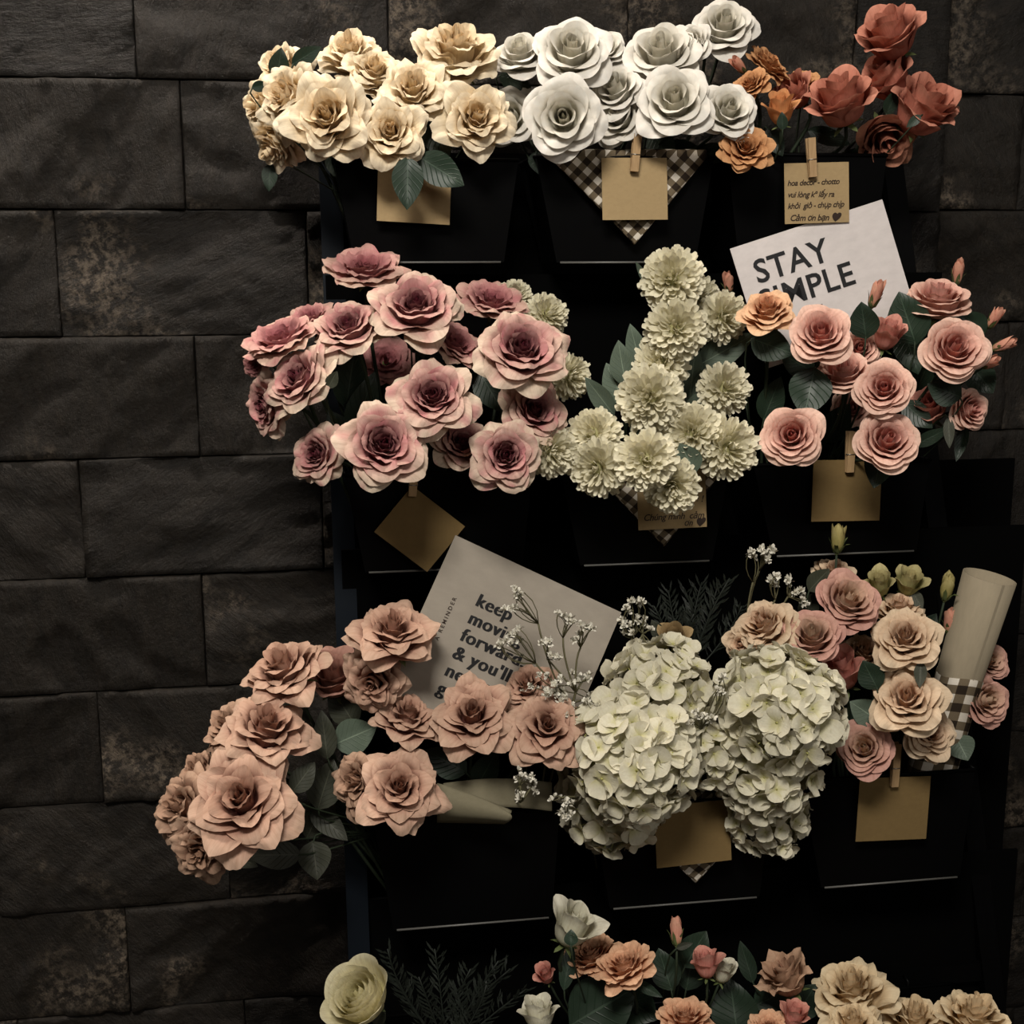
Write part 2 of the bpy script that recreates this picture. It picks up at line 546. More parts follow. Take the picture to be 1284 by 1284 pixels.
# ------------------------------------------------------------------ flowers
def petal(rng, r0, L, W, a0, a1, a2, phi, point=0., rnd=.3, ruf=.02, side=0., cup=0., lean=0., nu=15, nv=11, lip=.62, crumple=0.):
    u = np.linspace(-1, 1, nu)[None, :]
    v = np.linspace(0, 1, nv)[:, None]
    vmax = 1 - rnd * np.abs(u) ** 2.6 + point * np.clip(1 - np.abs(u) * 1.5, 0, 1) ** 1.3
    N = 24
    s = v * vmax
    al = np.radians(a0 + (a1 - a0) * sm(0, .42, s)) + np.radians(a2 - a1 + side * np.abs(u) ** 1.5) * sm(lip, 1.04, s)
    ds = np.diff(s, axis=0, prepend=0 * s[:1]) * L
    alm = np.vstack([al[:1], (al[1:] + al[:-1]) / 2])
    r = r0 + np.cumsum(np.sin(alm) * ds, axis=0)
    z = np.cumsum(np.cos(alm) * ds, axis=0)
    shape = .30 + .70 * np.sin(np.pi * np.clip(.04 + .56 * s, 0, 1)) ** 1.1
    ang = np.clip(u * W * shape / np.maximum(r, .07), -1.75, 1.75)
    k1, k2 = rng.uniform(2.2, 3.6), rng.uniform(4.5, 7.5)
    p1, p2 = rng.uniform(0, 6.28), rng.uniform(0, 6.28)
    wv = ruf * (np.sin(k1 * u + p1) + .55 * np.sin(k2 * u + p2)) * sm(.25, 1, s)
    k3, p3 = rng.uniform(8, 13), rng.uniform(0, 6.28)
    wv = wv + ruf * .55 * np.sin(k3 * u + p3 + 2 * s) * sm(.62, 1, s) * rng.uniform(.4, 1.2)
    r2 = r + wv * np.cos(al) + .05 * u * L * (.5 - .3 * s) * (1 if lean >= 0 else -1)
    z2 = z - wv * np.sin(al) + cup * L * u ** 2 * s
    r2 = np.maximum(r2, .004)
    if crumple > 0:
        o = Vector((rng.uniform(0, 90), rng.uniform(0, 90), rng.uniform(0, 90)))
        cr = np.array([[noise.noise(Vector((uu * 2.0, ss * 3.2, 0)) + o) + .5 * noise.noise(Vector((uu * 4.5, ss * 6, 7)) + o) for uu, ss in zip(np.broadcast_to(u, s.shape)[j], s[j])] for j in range(nv)]) * crumple * sm(.2, .9, s)
        r2 = np.maximum(r2 + cr * np.cos(al), .004)
        z2 = z2 - cr * np.sin(al)
    a = phi + ang
    P = np.stack([r2 * np.cos(a), r2 * np.sin(a), z2], -1).reshape(-1, 3)
    idx = [[j * nu + i, j * nu + i + 1, (j + 1) * nu + i + 1, (j + 1) * nu + i] for j in range(nv - 1) for i in range(nu - 1)]
    S = np.broadcast_to(s, (nv, nu)).reshape(-1)
    U = np.broadcast_to(u, (nv, nu)).reshape(-1)
    return P, idx, S, U


# type: layers (count, r0, length, half width, base, middle and tip heading), petal outline, colours
TYPES = {
    'cream': dict(layers=[(3, .075, .94, .22, 0, -6, -8), (3, .095, .93, .28, 8, -4, 4), (4, .12, .90, .32, 20, 0, 28), (4, .15, .86, .38, 32, 4, 54), (5, .18, .82, .44, 44, 10, 80), (5, .20, .81, .48, 56, 22, 100), (5, .20, .85, .52, 70, 40, 114), (5, .16, .90, .54, 86, 62, 126)],
                  point=.08, rnd=.34, ruf=.05, side=25, jit=.2, inner=(238, 206, 154), outer=(232, 214, 180), edge=(238, 226, 202), base=(222, 188, 134), m='P'),
    'lightcream': dict(layers=[(3, .075, .94, .22, 0, -6, -8), (3, .095, .93, .28, 8, -4, 4), (4, .12, .90, .32, 20, 0, 28), (4, .15, .86, .38, 32, 4, 54), (5, .18, .82, .44, 44, 10, 80), (5, .20, .81, .48, 56, 22, 100), (5, .20, .85, .52, 70, 40, 114), (5, .16, .90, .54, 86, 62, 126)],
                       point=.05, rnd=.34, ruf=.05, side=22, jit=.14, inner=(228, 194, 146), outer=(232, 208, 168), edge=(238, 222, 190), base=(226, 196, 140), m='P'),
    'white': dict(layers=[(3, .08, .92, .26, 0, -6, -9), (3, .11, .91, .34, 10, -4, 4), (3, .14, .88, .42, 24, 0, 30), (4, .18, .85, .50, 38, 8, 60), (4, .20, .84, .58, 54, 20, 90), (5, .18, .88, .62, 72, 36, 108), (4, .16, .90, .60, 88, 58, 118)],
                  point=.04, rnd=.28, ruf=.022, side=12, jit=.09, inner=(222, 218, 196), outer=(220, 217, 208), edge=(226, 223, 216), base=(214, 210, 186), m='F'),
    'orange': dict(layers=[(4, .02, .54, .18, 10, -2, 10), (5, .05, .55, .22, 20, 2, 22), (5, .09, .56, .26, 32, 8, 38), (6, .13, .60, .30, 44, 16, 54), (6, .17, .66, .34, 56, 28, 70), (7, .18, .74, .36, 68, 44, 86), (7, .16, .82, .38, 80, 62, 98), (6, .12, .84, .38, 92, 80, 108)],
                   point=.05, rnd=.3, ruf=.03, side=15, jit=.14, inner=(186, 120, 74), outer=(200, 146, 100), edge=(212, 164, 118), base=(172, 100, 60), m='P'),
    'terracotta': dict(layers=[(3, .06, .90, .26, 6, -6, -4), (3, .09, .92, .38, 30, -2, 10), (4, .12, .94, .48, 52, 4, 30), (5, .14, .92, .54, 70, 10, 52), (5, .13, .84, .54, 86, 20, 76)],
                       point=.10, rnd=.34, ruf=.025, side=30, jit=.12, inner=(196, 118, 96), outer=(196, 122, 104), edge=(216, 154, 130), base=(164, 90, 78), m='P'),
    'vintage': dict(layers=[(3, .06, .56, .16, 0, -6, -8), (4, .09, .56, .20, 12, -3, 6), (4, .12, .55, .24, 26, 2, 24), (5, .16, .55, .30, 40, 6, 40), (5, .21, .66, .44, 54, 8, 62), (5, .22, .72, .50, 66, 22, 94), (5, .22, .82, .54, 76, 40, 112), (5, .20, .90, .54, 86, 58, 124), (4, .16, .94, .52, 94, 76, 128)],
                    point=.05, rnd=.30, ruf=.042, side=20, jit=.13, inner=(104, 40, 54), outer=(214, 192, 172), edge=(224, 208, 186), base=(176, 112, 116), m='P', mid=(186, 122, 124), blot=(186, 110, 118)),
    'vintageflat': dict(layers=[(4, .04, .40, .22, 30, 2, 16), (5, .12, .48, .28, 50, 14, 44), (5, .20, .62, .42, 68, 26, 76), (6, .22, .76, .46, 78, 44, 98), (6, .20, .88, .50, 86, 60, 108), (6, .16, .96, .52, 94, 74, 112)],
                        point=.05, rnd=.30, ruf=.05, side=16, jit=.14, inner=(160, 92, 98), outer=(208, 172, 156), edge=(220, 194, 174), base=(176, 112, 116), m='P', mid=(200, 140, 140), blot=(186, 110, 118)),
    'peach': dict(layers=[(3, .07, .86, .22, 0, -6, -8), (3, .10, .86, .28, 10, -4, 2), (4, .14, .85, .34, 24, 0, 24), (4, .19, .84, .42, 38, 4, 46), (5, .23, .83, .50, 52, 10, 68), (5, .26, .82, .58, 66, 18, 86), (5, .25, .82, .62, 80, 32, 98), (4, .20, .84, .62, 90, 50, 106)],
                  point=.03, rnd=.26, ruf=.022, side=12, jit=.09, inner=(214, 116, 112), outer=(234, 190, 172), edge=(240, 208, 190), base=(220, 156, 140), m='P'),
    'apricot': dict(layers=[(3, .075, .94, .22, 0, -6, -8), (3, .095, .93, .28, 8, -4, 4), (4, .12, .90, .32, 20, 0, 28), (4, .15, .86, .38, 32, 4, 54), (5, .18, .82, .44, 44, 10, 80), (5, .20, .81, .48, 56, 22, 100), (5, .20, .85, .52, 70, 40, 114), (5, .16, .90, .54, 86, 62, 126)],
                    point=.03, rnd=.28, ruf=.04, side=14, jit=.12, inner=(226, 150, 110), outer=(232, 186, 146), edge=(238, 202, 166), base=(222, 156, 116), m='P'),
    'dusty': dict(layers=[(3, .075, .92, .20, 0, -6, -4), (4, .095, .91, .24, 12, -4, 12), (4, .115, .88, .30, 22, 0, 40), (5, .14, .85, .36, 34, 8, 70), (5, .17, .82, .42, 46, 16, 94), (6, .19, .82, .46, 58, 28, 112), (6, .19, .86, .48, 72, 44, 122), (5, .15, .92, .48, 86, 64, 130)],
                  point=.13, rnd=.34, ruf=.042, side=55, jit=.2, inner=(170, 116, 96), outer=(190, 148, 130), edge=(216, 186, 162), base=(182, 110, 106), m='P'),
    'dustytan': dict(layers=[(3, .075, .92, .20, 0, -6, -4), (4, .095, .91, .24, 12, -4, 12), (4, .115, .88, .30, 22, 0, 40), (5, .14, .85, .36, 34, 8, 70), (5, .17, .82, .42, 46, 16, 94), (6, .19, .82, .46, 58, 28, 112), (6, .19, .86, .48, 72, 44, 122), (5, .15, .92, .48, 86, 64, 130)],
                     point=.11, rnd=.34, ruf=.055, side=60, jit=.24, inner=(152, 112, 88), outer=(170, 134, 114), edge=(200, 170, 146), base=(166, 106, 98), m='P'),
    'pinkcream': dict(layers=[(3, .07, .86, .22, 0, -6, -8), (3, .10, .86, .28, 10, -4, 2), (4, .14, .85, .34, 24, 0, 24), (4, .19, .84, .42, 38, 4, 46), (5, .23, .83, .50, 52, 10, 68), (5, .26, .82, .58, 66, 18, 86), (5, .25, .82, .62, 80, 32, 98), (4, .20, .84, .62, 90, 50, 106)],
                      point=.04, rnd=.28, ruf=.028, side=16, jit=.12, inner=(238, 216, 180), outer=(196, 144, 134), edge=(214, 168, 154), base=(190, 122, 114), m='P'),
    'palepeach': dict(layers=[(3, .075, .94, .22, 0, -6, -8), (3, .095, .93, .28, 8, -4, 4), (4, .12, .90, .32, 20, 0, 28), (4, .15, .86, .38, 32, 4, 54), (5, .18, .82, .44, 44, 10, 80), (5, .20, .81, .48, 56, 22, 100), (5, .20, .85, .52, 70, 40, 114), (5, .16, .90, .54, 86, 62, 126)],
                      point=.04, rnd=.28, ruf=.045, side=16, jit=.12, inner=(228, 180, 150), outer=(226, 200, 168), edge=(232, 212, 184), base=(216, 176, 144), m='P'),
    'ranunculus': dict(layers=[(3, .02, .50, .20, 5, -10, -14), (4, .06, .52, .24, 15, -8, -10), (5, .11, .54, .28, 28, -4, -6), (5, .17, .56, .34, 40, -2, 0), (6, .23, .60, .40, 52, 2, 6), (6, .27, .66, .46, 64, 8, 16), (5, .28, .74, .50, 78, 24, 44)],
                       point=.0, rnd=.24, ruf=.012, side=6, jit=.07, inner=(214, 204, 128), outer=(226, 218, 176), edge=(230, 224, 194), base=(206, 198, 130), m='P'),
    'opening': dict(layers=[(3, .02, .80, .30, 34, -10, -6), (3, .03, .88, .40, 48, -4, 6), (4, .04, .94, .46, 58, 4, 22), (3, .05, .90, .44, 66, 18, 56)],
                    point=.08, rnd=.34, ruf=.02, side=24, jit=.1, inner=(206, 140, 116), outer=(208, 148, 124), edge=(216, 164, 138), base=(186, 118, 100), m='P'),
    'bud': dict(layers=[(3, .02, .92, .22, 34, -7, -16), (3, .03, .96, .28, 42, 0, -14), (2, .03, .90, .30, 46, 4, 0)],
                point=.12, rnd=.4, ruf=.01, side=8, jit=.06, inner=(224, 150, 130), outer=(226, 160, 138), edge=(230, 178, 152), base=(190, 160, 110), m='P'),
}


def recol(src, **kw):
    d = dict(TYPES[src])
    d.update(kw)
    return d


TYPES['orangebud'] = recol('opening', inner=(206, 130, 76), outer=(218, 152, 98), edge=(226, 168, 118), base=(180, 110, 64))
TYPES['whitebud'] = recol('opening', inner=(214, 212, 186), outer=(218, 216, 194), edge=(226, 222, 206), base=(186, 190, 140))
TYPES['dustybud'] = recol('terracotta', inner=(176, 122, 106), outer=(184, 138, 124), edge=(198, 154, 138), base=(170, 110, 104))
TYPES['dullterracotta'] = recol('terracotta', inner=(164, 96, 80), outer=(170, 112, 94), edge=(178, 128, 102), base=(120, 62, 58))
TYPES['witheredbud'] = recol('terracotta', inner=(166, 118, 94), outer=(188, 150, 122), edge=(196, 164, 138), base=(150, 96, 80), point=.25, ruf=.05)
TYPES['pinkbud'] = recol('opening', inner=(214, 130, 122), outer=(218, 150, 136), edge=(226, 168, 150), base=(190, 124, 108))
TYPES['greenbud'] = recol('bud', inner=(196, 182, 118), outer=(178, 168, 104), edge=(204, 192, 136), base=(120, 124, 66))
TYPES['greenopen'] = recol('opening', inner=(200, 184, 130), outer=(176, 172, 116), edge=(206, 194, 146), base=(130, 132, 74))
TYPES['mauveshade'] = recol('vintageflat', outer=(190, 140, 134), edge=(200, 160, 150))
TYPES['brownbud'] = recol('opening', inner=(160, 134, 90), outer=(172, 146, 104), edge=(180, 156, 116), base=(120, 100, 64))
TYPES['peachranunculus'] = recol('orange', inner=(222, 160, 124), outer=(228, 178, 142), edge=(234, 194, 160), base=(210, 140, 108))
NVAR = {'cream': 3, 'white': 3, 'vintage': 3, 'dusty': 3, 'peach': 3, 'palepeach': 2}
CACHE = {}


def bloom_meshes(ty, var):
    key = (ty, var)
    if key in CACHE:
        return CACHE[key]
    T = TYPES[ty]
    rng = random.Random(hash_s(ty) + 97 * var)
    raw = []
    nl = len(T['layers'])
    phi0 = 0
    for li, (n, r0, L, W, a0, a1, a2) in enumerate(T['layers']):
        t = (li / (nl - 1))
        tc = t ** .7
        phi0 += 2.4
        for k in range(n):
            j = lambda q=1.: 1 + rng.uniform(-1, 1) * T['jit'] * q
            ja = rng.uniform(-1, 1) * T['jit'] * 60 * (.25 + .75 * t)
            P, idx, S, U = petal(rng, r0, L * j(.7), W * j(.6), a0, a1 + ja * .6, a2 + ja, phi0 + k * 2 * math.pi / n + rng.uniform(-.22, .22),
                                 point=T['point'] * (.3 + .7 * t) * rng.uniform(.5, 1.3), rnd=T['rnd'], ruf=T['ruf'] * (.35 + .65 * t), side=T['side'] * t * rng.uniform(.2, 1.6), lean=rng.choice((1, 1, -1)), crumple=T.get('crumple', T['ruf'] * 2.1) * (.3 + .7 * t))
            if 'mid' in T:
                c = np.array([np.interp(t, [0, .3, .55, 1], [a, a * .85 + m_ * .15, m_, o]) for a, m_, o in zip(lin(T['inner']), lin(T['mid']), lin(T['outer']))])
            else:
                c = np.array(lin(T['inner'])) * (1 - tc) + np.array(lin(T['outer'])) * tc
            c = c * rng.uniform(.93, 1.04)
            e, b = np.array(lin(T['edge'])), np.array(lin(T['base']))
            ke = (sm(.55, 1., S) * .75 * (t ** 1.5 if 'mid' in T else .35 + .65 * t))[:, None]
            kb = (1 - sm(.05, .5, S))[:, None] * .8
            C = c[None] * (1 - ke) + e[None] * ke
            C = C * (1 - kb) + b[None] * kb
            if 'blot' in T and t > .4:
                o = Vector((rng.uniform(0, 50), rng.uniform(0, 50), 0))
                bl = np.array([max(0, noise.noise(Vector((uu * 1.6, ss * 2.2, 0)) + o)) for uu, ss in zip(U, S)])[:, None] * 1.1
                C = C * (1 - np.clip(bl, 0, .7)) + np.array(lin(T['blot']))[None] * np.clip(bl, 0, .7)
            raw.append((P, idx, C, np.stack([U * .5 + .5, S], -1)))
    allp = np.concatenate([q[0] for q in raw])
    rad = np.percentile(np.hypot(allp[:, 0], allp[:, 1]), 98)
    z0, z1 = allp[:, 2].min(), np.percentile(allp[:, 2], 99)
    k = 1 / max(rad, (z1 - z0) / 2 * 1.02)
    zc = (z0 + z1) / 2
    out = []
    for P, idx, C, UV in raw:
        P = (P - np.array([0, 0, zc])) * k
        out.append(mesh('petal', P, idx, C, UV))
    # calyx: small hip and five sepals below the petals
    zb = (0 - zc) * k
    v, f = [], []
    sepal = 1.0 if ty in ('bud', 'greenbud') else .42
    prof = [(.05, -.16), (.13, -.08), (.14, .0), (.05, .05)]
    for (r, z) in prof:
        v += [(r * math.cos(a * math.pi / 4), r * math.sin(a * math.pi / 4), zb + z) for a in range(8)]
    f += [[i * 8 + a, i * 8 + (a + 1) % 8, (i + 1) * 8 + (a + 1) % 8, (i + 1) * 8 + a] for i in range(3) for a in range(8)] + [[7, 6, 5, 4, 3, 2, 1, 0]]
    openb = {'bud': 22, 'greenbud': 30}.get(ty, 112)
    for s in range(5):
        P, idx, S, U = petal(rng, .10, sepal, .16 if sepal < 1 else .26, 60 if sepal == 1 else 96, openb * .45 if sepal == 1 else 104, openb + rng.uniform(-15, 60 if ty == 'greenbud' else 15), s * 1.2566, point=.3, rnd=.75, ruf=.01, nu=5, nv=6)
        n = len(v)
        v += [(p[0], p[1], p[2] + zb - .03) for p in P]
        f += [[q + n for q in g] for g in idx]
    out.append(mesh('calyx', v, f, uv=[(0, 0)] * len(v)))
    out.append(zb - .14)
    CACHE[key] = out
    return out


def hash_s(s):
    return sum((i + 1) * ord(c) for i, c in enumerate(s))


def facing(p, fx, fy):
    w_ = (CAM - p).normalized()
    r_ = Vector((0, 0, 1)).cross(w_).normalized()
    u_ = w_.cross(r_)
    n2 = fx * fx + fy * fy
    if n2 > .96:
        k = math.sqrt(.96 / n2)
        fx, fy = fx * k, fy * k
        n2 = .96
    return (r_ * fx + u_ * fy + w_ * math.sqrt(1 - n2)).normalized()


def frame(n, spin, up=None):
    x = (up or n.orthogonal())
    x = (x - n * x.dot(n)).normalized()
    y = n.cross(x)
    c, s = math.cos(spin), math.sin(spin)
    return Matrix((x * c + y * s, y * c - x * s, n)).transposed()


FLOWERS = {}
VC = {}


def stem_pts(p, n, b, rng, s0):
    B = BINP[b]
    end = Vector((min(max(B['cx'] + (p.x - B['cx']) * .45, B['x0'] + .03), B['x1'] - .03) + rng.uniform(-.01, .01), B['y'] + rng.uniform(-.02, .02), B['zb'] + .02))
    mid = Vector((end.x + (p.x - end.x) * .35, B['y'], max(B['z'] - .01, end.z + .05)))
    a = p - n * s0
    k = min(.06, (a - mid).length * .5)
    return bez(a, a - n * k, mid + (a - mid) * .3, mid, 8) + bez(mid, mid + (end - mid) * .3, mid + (end - mid) * .6, end, 4)[1:]


KIND = {'bud': 'rosebud', 'greenbud': 'rosebud', 'greenopen': 'rosebud', 'whitebud': 'rosebud', 'orangebud': 'rosebud', 'pinkbud': 'rosebud', 'brownbud': 'rosebud', 'witheredbud': 'rosebud',
        'opening': 'rosebud', 'ranunculus': 'ranunculus', 'orange': 'ranunculus', 'peachranunculus': 'ranunculus'}


def flower(key, ty, px, py, rp, fx, fy, d, b, label, group):
    p = at(px, py, d)
    R = rp * .96 * mpp(p)
    rng = random.Random(hash_s(key) * 13 + 5)
    if fy < .7 and TYPES[ty]['layers'][0][0] and rp > 28 and ty not in ('terracotta', 'dullterracotta', 'ranunculus') and key not in ('d12', 'd2', 'c3'):
        fy = fy + .20 * (1 - abs(fx))
    n = facing(p, fx, fy)
    VC[ty] = VC.get(ty, -1) + 1
    ms = bloom_meshes(ty, VC[ty] % NVAR.get(ty, 2))
    M = Matrix.Translation(p) @ frame(n, rng.uniform(0, 6.28)).to_4x4() @ Matrix.Scale(R, 4)
    root = empty(KIND.get(ty, 'rose'), M)
    tag(root, label, 'flower', group)
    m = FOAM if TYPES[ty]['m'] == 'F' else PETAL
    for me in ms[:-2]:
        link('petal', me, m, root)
    link('calyx', ms[-2], CALYX, root)
    Mi = M.inverted()
    pts = stem_pts(p, n, b, rng, -ms[-1] * R)
    link('stem', MB().tube(pts, .0021 if rp > 25 else .0014).mesh('stem', True, Mi), STEM, root)
    FLOWERS[key] = (root, Mi, p, b)
    return root


def mum_mesh(seed):
    rng = random.Random(seed)
    V, Fc, C, UV = [], [], [], []
    N = 225
    for i in range(N):
        zc = 1 - (i + .5) / N * 1.62
        th = math.acos(max(-1, min(1, zc)))
        ph = i * 2.39996 + rng.uniform(-.12, .12)
        n = Vector((math.sin(th) * math.cos(ph), math.sin(th) * math.sin(ph), math.cos(th)))
        Mx = frame(n, rng.uniform(-.5, .5), Vector((-math.sin(ph), math.cos(ph), 0)))
        Lq = rng.uniform(.86, 1.06) * (.90 + .10 * math.sin(th))
        wd = rng.uniform(.085, .118) * (1 if th > .5 else .7)
        bend = rng.uniform(.02, .16)
        lean_ = rng.uniform(-.10, .10)
        k = len(V)
        for j, (s, ws) in enumerate(((.25, .4), (.6, .8), (.88, 1.0), (1.0, .55))):
            for q in (-1, 0, 1):
                x = q * wd * ws
                y = bend * s * s + lean_ * s
                z = Lq * s + (.03 if q == 0 and j == 3 else 0) - (.0 if q else .02)
                pt = Mx @ Vector((x, y - (0 if q else .035 * ws), z))
                V.append(pt)
                c = np.array(lin((224, 218, 184))) * (1 - s) + np.array(lin((236, 232, 208))) * s
                C.append(c)
                UV.append((q * .5 + .5, s))
        for j in range(3):
            for q in range(2):
                a = k + j * 3 + q
                Fc.append([a, a + 1, a + 4, a + 3])
    me = mesh('petal_mass', V, Fc, np.array(C), UV)
    v, f = [], []
    for i in range(7):
        a = math.pi * i / 6
        v += [(.42 * math.sin(a) * math.cos(k * math.pi / 4), .42 * math.sin(a) * math.sin(k * math.pi / 4), .42 * math.cos(a)) for k in range(8)]
    f = [[i * 8 + k, (i + 1) * 8 + k, (i + 1) * 8 + (k + 1) % 8, i * 8 + (k + 1) % 8] for i in range(6) for k in range(8)]
    return me, mesh('core', v, f)


MUMS = [mum_mesh(s) for s in (3, 8, 21)]


def mum(key, px, py, rp, fx, fy, d, b, label, group):
    p = at(px, py, d)
    R = rp * mpp(p)
    rng = random.Random(hash_s(key) * 7)
    n = facing(p, fx, fy)
    M = Matrix.Translation(p) @ frame(n, rng.uniform(0, 6.28)).to_4x4() @ Matrix.Scale(R, 4)
    root = empty('chrysanthemum', M)
    tag(root, label, 'flower', group)
    a, c = MUMS[len(FLOWERS) % 3]
    o = link('petal_mass', a, FLORET, root)
    o['kind'] = 'stuff'
    link('core', c, DEEP, root)
    Mi = M.inverted()
    link('stem', MB().tube(stem_pts(p, n, b, rng, .4 * R), .002).mesh('stem', True, Mi), STEM, root)
    FLOWERS[key] = (root, Mi, p, b)


def floret_mesh(seed):
    rng = random.Random(seed)
    V, Fc, C, UV = [], [], [], []
    for k in range(4):
        ph = k * math.pi / 2 + rng.uniform(-.15, .15)
        up = rng.uniform(.05, .6) + (.08 if k % 2 else 0)
        L, W = rng.uniform(.9, 1.08), rng.uniform(.58, .70)
        n0 = len(V)
        nv, nu = 6, 5
        curl = rng.uniform(-.25, .2)
        for j in range(nv):
            s = j / (nv - 1)
            for i in range(nu):
                u = -1 + 2 * i / (nu - 1)
                ww = W * (math.sin(math.pi * min(1, .10 + .66 * s)) ** .8)
                ll = .06 + (L - .06) * s * (1 - .22 * abs(u) ** 2.4 * s)
                z = ll * up + curl * s ** 3 + .16 * u * u * s + .03 * math.sin(5 * u + k)
                x, y = ll * math.cos(up * .8), u * ww
                V.append((x * math.cos(ph) - y * math.sin(ph), x * math.sin(ph) + y * math.cos(ph), z + .02 * (k % 2)))
                g = 1 - sm(.0, .55, np.float64(s))
                C.append(np.array(lin((220, 216, 194))) * (1 - g) + np.array(lin((198, 194, 146))) * g)
                UV.append((u * .5 + .5, s))
                if i < nu - 1 and j < nv - 1:
                    a = n0 + j * nu + i
                    Fc.append([a, a + 1, a + nu + 1, a + nu])
    # small centre bead and stalk
    for r, z in ((.03, -.5), (.05, -.02), (.08, .06), (.02, .14)):
        for k in range(6):
            V.append((r * math.cos(k * 1.0472), r * math.sin(k * 1.0472), z))
            C.append(np.array(lin((190, 190, 120))))
            UV.append((.5, .1))
    n0 = len(V) - 24
    Fc += [[n0 + j * 6 + k, n0 + j * 6 + (k + 1) % 6, n0 + j * 6 + 6 + (k + 1) % 6, n0 + j * 6 + 6 + k] for j in range(3) for k in range(6)]
    return mesh('floret', V, Fc, np.array(C), UV)


FLORETS = [floret_mesh(s) for s in range(6)]


def hydrangea(key, px, py, rp, fx, fy, d, b, nfl, label, group, fr=.245, squash=1.0):
    p = at(px, py, d)
    R = rp * mpp(p)
    rng = random.Random(hash_s(key))
    n = facing(p, fx, fy)
    M = Matrix.Translation(p) @ frame(n, 0).to_4x4() @ Matrix.Scale(R, 4)
    root = empty('hydrangea', M)
    tag(root, label, 'flower', group)
    for i in range(nfl):
        z = 1 - (i + .5) / nfl * 1.72
        th = math.acos(z)
        ph = i * 2.39996 + rng.uniform(-.25, .25)
        q = Vector((math.sin(th) * math.cos(ph), math.sin(th) * math.sin(ph), math.cos(th)))
        rr = rng.uniform(.70, .92)
        nn = (q + Vector((rng.uniform(-.45, .45), rng.uniform(-.45, .45), rng.uniform(-.3, .5)))).normalized()
        o = link('floret', FLORETS[rng.randrange(6)], FLORET, root)
        Mx = Matrix.Translation(q * rr) @ frame(nn, rng.uniform(0, 6.28)).to_4x4()
        o.location = Mx.translation
        o.rotation_euler = Mx.to_euler()
        s = fr * rng.uniform(.85, 1.15)
        o.scale = (s, s, s)
    core = MUMS[0][1].copy()
    o = link('core', core, DEEP, root)
    o.scale = (1.35, 1.35, 1.35)
    Mi = M.inverted()
    link('stem', MB().tube(stem_pts(p, n, b, rng, .5 * R), .003).mesh('stem', True, Mi), STEM, root)
    FLOWERS[key] = (root, Mi, p, b)


def leaf(key, px, py, L, W, ang, d, m, tilt=.25, roll=0., stalk=True):
    root, Mi, fp, b = FLOWERS[key]
    p = at(px, py, d)
    k = mpp(p)
    L, W = L * k, W * k
    rng = random.Random(int(px * 31 + py))
    w_ = (CAM - p).normalized()
    r_ = Vector((0, 0, 1)).cross(w_).normalized()
    u_ = w_.cross(r_)
    a = math.radians(ang)
    ax = (r_ * math.cos(a) + u_ * math.sin(a) + w_ * tilt).normalized()
    nrm = (w_ - ax * w_.dot(ax)).normalized()
    sd = ax.cross(nrm)
    nrm = (nrm * math.cos(roll) + sd * math.sin(roll))
    sd = ax.cross(nrm)
    V, Fc, UV = [], [], []
    nv, nu = 10, 7
    fold = rng.uniform(.12, .35)
    droop = rng.uniform(-.10, .16)
    for j in range(nv):
        s = j / (nv - 1)
        ww = W * .5 * (math.sin(math.pi * s ** .82) ** .85 if 0 < s < 1 else 0.02)
        for i in range(nu):
            u = -1 + 2 * i / (nu - 1)
            h = fold * abs(u) * ww - droop * L * s * s + .02 * W * math.sin(9 * s + 2 * u)
            q = p + ax * (L * (s - .5)) + sd * (u * ww) + nrm * h
            V.append(Mi @ q)
            UV.append((u * .5 + .5, s))
            if i < nu - 1 and j < nv - 1:
                c = j * nu + i
                Fc.append([c, c + 1, c + nu + 1, c + nu])
    o = link('leaf', mesh('leaf', V, Fc, uv=UV), m, root)
    if stalk:
        base = p - ax * (L * .5)
        B = BINP[b]
        end = Vector((min(max(base.x + (B['cx'] - base.x) * .3, B['x0'] + .02), B['x1'] - .02), B['y'], B['z'] - .04))
        tip = base + ax * (L * .06)
        link('leaf_stalk', MB().tube(bez(tip, base - ax * .02, (base + end) / 2, end, 7), .0010, 5).mesh('leaf_stalk', True, Mi), STEM, root)
    return o


# --- top row, left: cream roses
G = 'cream roses in the top left bin'
b = (1, 1)
for a in [
    ('c1', 'cream', 352, 84, 36, -.55, .5, .12, 'small cream rose half hidden by dark leaves, at upper left of the cream cluster'),
    ('c2', 'cream', 328, 134, 38, -.88, .1, .14, 'leftmost cream rose of the top row, seen edge-on against the slate'),
    ('c3', 'cream', 344, 184, 38, -.72, -.55, .165, 'lowest cream rose at the left, drooping with a folded petal pointing down'),
    ('c4', 'cream', 360, 122, 46, -.62, .3, .19, 'ruffled cream rose turned left, beside the biggest cream bloom'),
    ('c6', 'cream', 440, 66, 44, -.15, .82, .13, 'topmost left cream rose, facing up above the biggest cream bloom'),
    ('c7', 'cream', 470, 88, 40, .1, .72, .16, 'cream rose facing up behind the centre of the cream cluster'),
    ('c5', 'cream', 410, 145, 55, -.18, .12, .235, 'biggest cream rose, open and facing forward at the left of the top row'),
    ('c8', 'cream', 518, 112, 47, -.02, .42, .20, 'cream rose in the middle of the cluster, above the rose over the kraft tag'),
    ('c9', 'cream', 490, 165, 46, -.05, .1, .235, 'cream rose hanging just above the first kraft tag'),
    ('c10', 'cream', 572, 62, 54, .08, .66, .165, 'wide flat cream rose at the top right of the cream cluster'),
    ('c11', 'cream', 598, 148, 48, .1, .14, .225, 'rightmost cream rose with an apricot heart, next to the white roses'),
]:
    flower(*a[:8], b, a[8], G)
